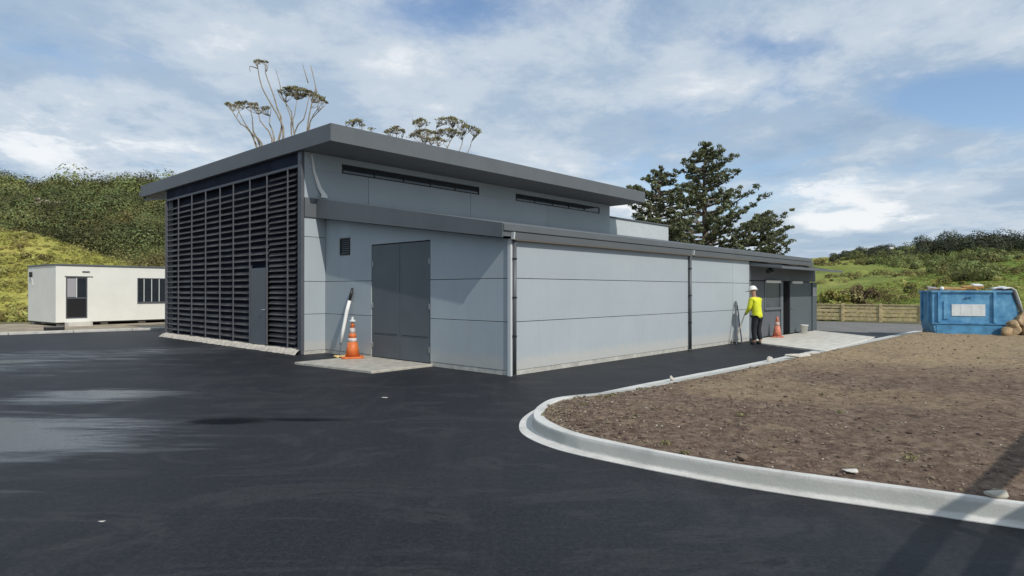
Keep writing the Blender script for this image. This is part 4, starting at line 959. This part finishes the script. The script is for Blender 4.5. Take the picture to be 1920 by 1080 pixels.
PR = hill('hill', .30, 1.6, 75, 260, 380, interp([(1300, 520), (1450, 492), (1530, 484), (1640, 470), (1720, 470), (1760, 468), (1850, 464), (1920, 472), (2300, 440), (2900, 420)]), M_hillG, 1.8, seed=3.0, shape=.9)
PN = hill('hill', .40, 1.6, 45, 90, 130, interp([(1450, 552), (1560, 545), (1622, 538), (1760, 512), (1920, 482), (2300, 440), (2900, 420)]), M_hillN, .35, cols=130, seed=5.0, shape=.9)

nr = np.random.RandomState(11)
def pick(P, n, xr, jr=(0, 1), sel=None):
    r, c, _ = P.shape; out = []
    ks = P[0, :, 0]/P[0, :, 1]
    i0 = max(0, np.searchsorted(ks, (xr[0]-960)/F_PX)); i1 = min(c-1, np.searchsorted(ks, (xr[1]-960)/F_PX))
    while len(out) < n:
        fi = nr.uniform(i0, i1-1.001); fj = nr.uniform(jr[0]*(r-1), jr[1]*(r-1)-1.001)
        i, j = int(fi), int(fj); a, b = fi-i, fj-j
        p = (P[j, i]*(1-a)+P[j, i+1]*a)*(1-b)+(P[j+1, i]*(1-a)+P[j+1, i+1]*a)*b
        if sel is None or nr.rand() < sel(p): out.append(p)
    return np.array(out)
def nz(p, s, o=0.0): return mnoise.noise(Vector((p[0]*s+o, p[1]*s, o)))
M_bushD = material('scrub_dark', (.125, .155, .055), .8, var=.3, vscale=.15, island=.16, plant=.62, spec=.2, trans=.2, col2=(.22, .235, .085))
M_wood = material('hazed_ridge_leaves', (.05, .062, .042), .85, var=.3, vscale=.1, island=.25, plant=.4, spec=.2, trans=.1, col2=(.085, .095, .055))  # lighter, bluer leaf colour paints in the distance haze
M_bushO = material('scrub_olive', (.21, .195, .07), .8, var=.3, vscale=.12, island=.16, plant=.62, spec=.2, trans=.25, col2=(.32, .28, .11))
M_bushB = material('scrub_brown', (.25, .20, .10), .85, var=.3, vscale=.2, island=.16, plant=.62, spec=.2, trans=.25, col2=(.33, .275, .14))
M_yel = material('yellow_grass', (.29, .29, .07), .85, var=.3, vscale=.4, island=.25, plant=.25, spec=.2, trans=.25, col2=(.42, .40, .13))
M_pasture = material('pasture', (.26, .27, .06), .9, var=.3, vscale=.035, island=.25, trans=.3, col2=(.42, .37, .13))
M_green = material('green_grass', (.20, .25, .05), .85, var=.3, vscale=.12, island=.25, plant=.2, spec=.2, trans=.25, col2=(.36, .33, .09))
def stuff(name, pts, r0, r1, n, size, m, flat=.8, lift=.4, elong=1.6, shell=.72, yref=None, rough=.12, up=.15):
    sc = np.ones(len(pts)) if yref is None else pts[:, 1]/yref
    rr_ = nr.uniform(r0, r1, len(pts))*(0.6+.8*nr.rand(len(pts))**3); c = pts.copy(); c[:, 2] += rr_*lift
    return tag(leaves(name, c, rr_, n, size*sc*(.6+.4*rr_/r1), m, flat=flat, rng=nr, elong=elong, shell=shell, rough=rough, up=up), kind='stuff')
stuff('hill_scrub', pick(PL, 560, (-250, 420), (.14, .62), lambda p: 1 if nz(p, .05) > -.05 or p[1] > 92 else .12), 1.1, 2.5, 330, .17, M_bushD, yref=85, flat=.9)
stuff('hill_scrub', pick(PL, 640, (-250, 420), (.05, .60), lambda p: 1 if nz(p, .05, 3.) > -.05 and p[1] < 96 else .25), .9, 2.4, 260, .14, M_bushO, yref=80)
stuff('hill_scrub', pick(PL, 600, (60, 420), (.0, .5), lambda p: 1 if p[0] > -40+nz(p, .06, 9.)*14 else .1), .5, 1.5, 120, .14, M_bushB, yref=75)
M_tree = material('hill_tree_leaves', (.075, .10, .04), .8, var=.3, vscale=.15, island=.16, plant=.55, spec=.2, trans=.15, col2=(.15, .165, .065))
stuff('hill_trees', pick(PL, 110, (-250, 420), (.20, .50)), 2.0, 3.6, 560, .21, M_tree, flat=.95, lift=.55, shell=.85)
stuff('crest_trees', pick(PL, 120, (-250, 420), (.46, .56)), 1.2, 2.4, 340, .24, M_bushD, flat=1.0, lift=.4)
stuff('mound_grass', pick(PM, 1800, (-250, 300), (.0, .75)), .25, .6, 40, .075, M_yel, flat=.5, elong=3.4, lift=.05, up=.9, rough=.4)
stuff('mound_grass', pick(PM, 150, (-250, 300), (.0, .75), lambda p: 1 if nz(p, .15) > .15 else .05), .3, .7, 90, .13, M_bushO, flat=.8)
# right-hand hills: pasture and scrub, a dark wood along the top
def pyx(p): return Y_H-(p[2]-H_CAM)/p[1]*F_PX
stuff('hill_scrub', pick(PR, 260, (1480, 2100), (.25, .60), lambda p: 1 if nz(p, .022, 4.) > .2 else .04), .7, 1.5, 150, .15, M_bushO, yref=120)
stuff('hill_scrub', pick(PR, 800, (1560, 2100), (.34, .62), lambda p: 1 if (nz(p, .02, 7.)+(p[0]/p[1]-.66)*1.6+(p[1]-205)*.008) > .05 else .006), 1.1, 2.5, 150, .22, M_bushD, yref=140, flat=.9)
stuff('ridge_wood', pick(PR, 300, (1722, 2150), (.53, .66)), 2.4, 4.6, 400, .46, M_wood, flat=1.0, lift=.8)
stuff('ridge_wood', pick(PR, 260, (1560, 1740), (.50, .62)), .9, 1.9, 220, .3, M_wood, lift=.5)
stuff('slope_grass', pick(PN, 2600, (1500, 2100), (.0, .62)), .3, .7, 26, .11, M_green, flat=.3, elong=3, lift=.0, yref=65, up=1.0)
stuff('slope_scrub', pick(PN, 80, (1690, 2100), (.25, .6), lambda p: 1 if nz(p, .07, 2.) > .15 else .02), .7, 1.6, 220, .17, M_bushD, yref=65)
stuff('slope_scrub', pick(PN, 90, (1540, 2100), (.0, .6), lambda p: 1 if nz(p, .07, 6.) > .1 else .04), .4, 1.1, 140, .14, M_bushO, yref=65)

# ------------------------------------------------------------------ trees
M_bark = material('bark', (.16, .13, .10), .9, var=.25, vscale=6, bump=.5, bscale=20); M_barkp = material('pale_bark', (.30, .26, .20), .9, var=.3, vscale=5, bump=.4, bscale=20)
M_needle = material('pine_needles', (.10, .125, .052), .75, var=.25, vscale=.8, island=.5, trans=.3, col2=(.20, .215, .105))
M_leafo = material('sparse_leaves', (.26, .24, .12), .8, var=.3, vscale=1, island=.45, trans=.35)
def conifer(px, Y, tab, seed, label, tilt=.0):
    k = Y/F_PX; x0 = (px-960)*k; rg = random.Random(seed); rn = np.random.RandomState(seed)
    zs = [(H_CAM+(Y_H-y)*k, hw*k) for y, hw in tab]; H = zs[0][0]
    t = empty('pine_tree', (x0, Y, 0), 0, label, 'tree', 'pines behind the building')
    tr = MB(); tr.tube([(0, 0, 0), (.08, 0, H*.35), (-.05, .05, H*.7), (0, 0, H*.98)], [.32*H/12, .25*H/12, .13*H/12, .03], 9); tr.build('trunk', M_bark, t, smooth=True)
    hwf = lambda z: float(np.interp(-z, [-q[0] for q in zs], [q[1] for q in zs]))
    br = MB(); C = []; Rr = []
    z = 1.2
    while z < H-.15:
        w_ = hwf(z); nb = rg.choice((5, 6, 7)) if w_ > 1 else 5; ph = rg.uniform(0, 6.28)
        for i in range(nb):
            a = ph+6.283*i/nb+rg.uniform(-.25, .25); L = w_*rg.uniform(.62, 1.12)
            if L < .15: continue
            d = Vector((math.cos(a), math.sin(a), 0)); up = .30+tilt*d.x+rg.uniform(-.1, .15)
            z_ = z+rg.uniform(-.15, .15)
            p = [Vector((0, 0, z_)), d*L*.5+Vector((0, 0, z_+L*(up*.35-.04))), d*L+Vector((0, 0, z_+L*up*.85))]
            br.tube(p, [.05+.012*L, .03+.006*L, .012], 5)
            m_ = max(3, int(L*3.6))
            for q in range(m_):
                s = (.28 if L > 1 else .1)+.74*(q+rg.random())/m_
                c = p[0].lerp(p[1], s*2) if s < .5 else p[1].lerp(p[2], min(1.05, s*2-1))
                side = Vector((-d.y, d.x, 0))*rg.uniform(-.28, .28)*(L*.5+.4)*min(1, s+.2)
                C.append(tuple(c+side+Vector((0, 0, rg.uniform(.0, .16))))); Rr.append(rg.uniform(.13, .33)*(1.0 if L > 1 else .75))
        z += rg.uniform(.40, .66)
    for q in range(5): C.append((rg.uniform(-.15, .15), rg.uniform(-.15, .15), H-.1-q*.16)); Rr.append(.16)
    br.build('branches', M_bark, t)
    leaves('crown', C, Rr, 30, .095, M_needle, t, flat=.6, shell=.2, rng=rn, elong=2.4, rough=.4)
    return t
conifer(1322, 44, [(265, 2), (280, 16), (300, 44), (318, 62), (335, 52), (360, 58), (385, 82), (410, 98), (440, 128), (470, 142), (545, 150), (580, 60)], 21, 'tallest dark pine with a pointed layered crown behind the building', .22)
conifer(1238, 41, [(310, 2), (325, 18), (345, 36), (370, 56), (400, 64), (430, 72), (480, 80), (545, 80), (580, 30)], 22, 'bushy dark pine left of the tallest one, next to the flat roof corner', -.1)
conifer(1428, 46, [(400, 6), (410, 26), (428, 40), (450, 48), (480, 54), (545, 56), (580, 20)], 23, 'small dark pine at the right end of the group of pines', .25)

def pxp(x, y, Y, dy=0.0): return Vector(((x-960)/F_PX*(Y+dy), Y+dy, H_CAM+(Y_H-y)/F_PX*(Y+dy)))
def z5(x, y): return (400+x*.28125, 80+y*.28125)
def umbrella_tree(name, Y, base, trunk_to, branches, caps, label, seed, twigs=(), leafn=30, r_b=.09, group='sparse trees behind the roof', lsize=.16, thick=.32):
    rg = random.Random(seed); rn = np.random.RandomState(seed); B0 = Vector(((base-960)/F_PX*Y, Y, 0))
    t = empty(name, B0, 0, label, 'tree', group)
    fork = pxp(*trunk_to, Y)-B0
    MB().tube([(0, 0, -.1), fork*.5+Vector((.15, 0, 0)), fork], [.34, .27, .2], 9).build('trunk', M_barkp, t, smooth=True)
    br = MB(); allp = []
    for pl in branches:
        dyo = rg.uniform(-1.6, 1.6); n = len(pl)
        pts = [fork] + [pxp(*z5(*q), Y, dyo*(i+1)/n)-B0 for i, q in enumerate(pl)]
        P_ = catmull(pts, .5); m_ = len(P_)
        br.tube(P_, [r_b*(1.15-.9*i/(m_-1)) for i in range(m_)], 6); allp += P_[m_//3:]
    for pl in twigs:
        dyo = rg.uniform(-1, 1); pts = [pxp(*z5(*q), Y, dyo)-B0 for q in pl]; P_ = catmull(pts, .4); m_ = len(P_)
        br.tube(P_, [.045*(1.1-.8*i/(m_-1)) for i in range(m_)], 5)
    C = []; Rr = []
    for (xa, ya, xb, yb, bul, dep, cnt) in caps:
        A_, B_ = pxp(*z5(xa, ya), Y)-B0, pxp(*z5(xb, yb), Y)-B0; L = (B_-A_).length; K = Y/F_PX*.28125
        for k in range(cnt):
            ang = rg.uniform(0, 6.283); rr_ = math.sqrt(rg.random()); u_, v_ = rr_*math.cos(ang), rr_*math.sin(ang)
            c = (A_+B_)/2+(B_-A_)/2*u_+Vector((0, v_*L*dep*.35, bul*K*(1-rr_*rr_)+rg.uniform(-.10, .06)))
            C.append(tuple(c)); Rr.append(thick*rg.uniform(.6, 1.25))
            o_ = min(allp, key=lambda q: (q-c).length+(4 if q.z > c.z-.35 else 0)+rg.uniform(0, .5))
            if (o_-c).length < 3.2: br.tube([o_, o_.lerp(c, .5)+Vector((rg.uniform(-.12, .12), rg.uniform(-.12, .12), -.08)), c], [.024, .017, .010], 4)
    br.build('branches', M_barkp, t, smooth=True)
    leaves('crown', C, Rr, int(leafn*.36), lsize*.62, M_leafo, t, flat=.34, shell=.15, rng=rn, elong=1.9)
    return t
umbrella_tree('sparse_tree', 48, 520, (500, 330),
    [[(320, 670), (270, 620), (210, 540), (150, 420)], [(300, 660), (265, 590), (258, 500), (240, 430)], [(390, 640), (310, 520), (300, 440)], [(405, 640), (372, 540), (385, 440)], [(250, 600), (180, 540), (95, 410)],
     [(465, 630), (445, 520), (390, 420), (320, 290), (295, 170), (290, 120)], [(455, 560), (425, 440), (400, 350), (345, 200), (350, 150)]],
    [(95, 412, 385, 432, 20, .7, 62), (80, 405, 105, 410, 4, .6, 5), (262, 125, 362, 130, 14, .6, 14)],
    'tall bare pale-branched tree with a flat leafy shelf above the left roof', 31, [[(295, 170), (240, 155), (245, 195)], [(350, 190), (365, 140)], [(295, 160), (265, 120)], [(440, 330), (445, 290), (410, 165)]], r_b=.10, leafn=30, thick=.21)
umbrella_tree('sparse_tree', 50, 580, (570, 340),
    [[(520, 610), (520, 460), (450, 370), (430, 325)], [(540, 600), (600, 510), (640, 340)], [(625, 580), (655, 400), (680, 300), (645, 150)], [(640, 560), (660, 500), (740, 420)], [(530, 560), (540, 480), (555, 380)], [(520, 520), (480, 400), (500, 320)], [(640, 540), (690, 450), (700, 350)]],
    [(430, 325, 640, 328, 34, .6, 70), (620, 325, 760, 402, 22, .6, 42), (470, 345, 620, 345, 8, .5, 22)],
    'umbrella-topped sparse tree with bare spikes rising above the roof corner', 32, [[(630, 265), (590, 130)], [(690, 330), (680, 290), (650, 150)]], r_b=.09, leafn=30, thick=.23)
umbrella_tree('sparse_tree', 60, 760, (755, 330), [[(1180, 640), (1190, 590)], [(1220, 660), (1230, 580)], [(1250, 680), (1265, 610)]],
    [(1140, 598, 1275, 590, 36, .8, 46)], 'small rounded sparse tree just left of the wide one above the roof', 33, r_b=.07)
umbrella_tree('sparse_tree', 60, 830, (825, 330), [[(1400, 680), (1380, 600), (1370, 530)], [(1500, 690), (1480, 610), (1500, 520)], [(1560, 700), (1600, 610), (1590, 520)], [(1640, 720), (1660, 620), (1640, 560)], [(1690, 740), (1720, 660), (1770, 610)], [(1450, 680), (1420, 640), (1330, 620)]],
    [(1325, 545, 1440, 545, 40, .9, 34), (1470, 520, 1690, 545, 34, .8, 60), (1300, 630, 1480, 600, 36, .8, 60), (1480, 600, 1670, 610, 30, .8, 60), (1650, 560, 1785, 600, 24, .8, 40), (1400, 650, 1560, 660, 24, .8, 36)],
    'wide spreading sparse tree above the middle of the flat roof', 34, r_b=.08)
umbrella_tree('sparse_tree', 60, 672, (672, 330), [[(930, 600), (920, 550)], [(990, 600), (985, 545)], [(1040, 600), (1045, 565)]], [(888, 545, 1015, 540, 30, .8, 34), (1035, 572, 1075, 572, 6, .6, 5)], 'smallest sparse treetop just showing right of the roof corner', 35, r_b=.05)

oc_ = pick(PL, 400, (88, 135), (.15, .5)); oc_ = min(oc_, key=lambda p: abs((Y_H-(p[2]-H_CAM)/p[1]*F_PX)-393)+abs(960+p[0]/p[1]*F_PX-110)*.3)
b_ = MB()
for k in range(14): stone_mesh(b_, (random.uniform(-2, 2.4), random.uniform(-.6, .6), random.uniform(.2, 1.1)-abs(k-7)*.03), random.uniform(.35, .7), rng, .7)
o = b_.build('rock_outcrop', material('pale_rock', (.42, .36, .27), .9, var=.3, vscale=2, bump=.6, bscale=6)); o.location = oc_ + np.array((0, -1.6, .3)); tag(o, 'pale tan rock outcrop showing through the scrub on the left hillside', 'rock')
hy = 250.0; hx = (1668-960)/F_PX*hy
hs = empty('far_house', (hx, hy, H_CAM+(Y_H-470)/F_PX*hy), .4, 'tiny white house on the right ridge left of the dark wood', 'house')
MB().box(-1.1, 1.1, -1, 1, 0, 1.5).build('wall', M_white, hs); MB().prism([(-1.2, 1.5), (1.2, 1.5), (0, 2.3)], 'x', -1.25, 1.25).build('roof', M_mull, hs)
# shrubs --------------------------------------------------------------
def shrub(name, loc, h, r, n, m, label, size=.16, cat='shrub', stems=6, seed=0, flat=1.0, trunk=False):
    rg = random.Random(seed); rn = np.random.RandomState(seed); t = empty(name, loc, 0, label, cat); br = MB(); C = []; Rr = []
    if trunk: br.tube([(0, 0, -.1), (.05, 0, h*.25), (0, 0, h*.5)], [.14, .11, .07], 7)
    for k in range(stems):
        a = 6.283*k/stems+rg.uniform(-.3, .3); e = Vector((math.cos(a)*r*.6, math.sin(a)*r*.6, h*rg.uniform(.5, .85)))
        br.tube([(0, 0, h*.2 if trunk else 0), e*.5+Vector((0, 0, h*.12)), e], [.04, .03, .012], 5)
    for k in range(n):
        d = Vector((rg.gauss(0, 1), rg.gauss(0, 1), rg.gauss(0, 1))).normalized()*rg.random()**.4
        C.append((d.x*r, d.y*r, h*.55+d.z*h*.45)); Rr.append(r*rg.uniform(.16, .3))
    br.build('trunk' if trunk else 'stem', M_bark, t)
    leaves('crown', C, Rr, 60, size, m, t, shell=.2, rng=rn); return t
shrub('shrub', at(12, 585, 0), 2.6, 1.3, 46, M_bushD, 'dark tangled shrub at the left end of the white cabin', .15, seed=41)
shrub('shrub', at(-30, 588, 0), 3.0, 1.6, 46, M_bushB, 'brownish shrub at the left edge beyond the dirt', .16, seed=42)
shrub('shrub', Vector(((1562-960)/F_PX*37, 37, 0)), 1.5, 1.25, 40, M_yel, 'low yellow-green bush behind the timber fence beside the entrance', .13, seed=43)
shrub('small_tree', Vector(((1606-960)/F_PX*39, 39, 0)), 2.2, 1.1, 44, M_bushB, 'small brownish tree with grey trunk behind the timber fence', .13, 'tree', seed=44, trunk=True)
# bank of green grass behind the fence
gp_ = np.array([[nr.uniform(14, 34), nr.uniform(35, 46), 0.0] for _ in range(1500)])
stuff('bank_grass', gp_, .15, .45, 46, .16, M_green, flat=.8, elong=3.2, lift=.4)
gp_ = np.array([[nr.uniform(-34, -16), 0, 0.0] for _ in range(700)]); gp_[:, 1] = [31+nr.uniform(3, 9) for _ in gp_]
stuff('bank_grass', gp_, .15, .4, 46, .16, M_yel, flat=.8, elong=3.2, lift=.4)
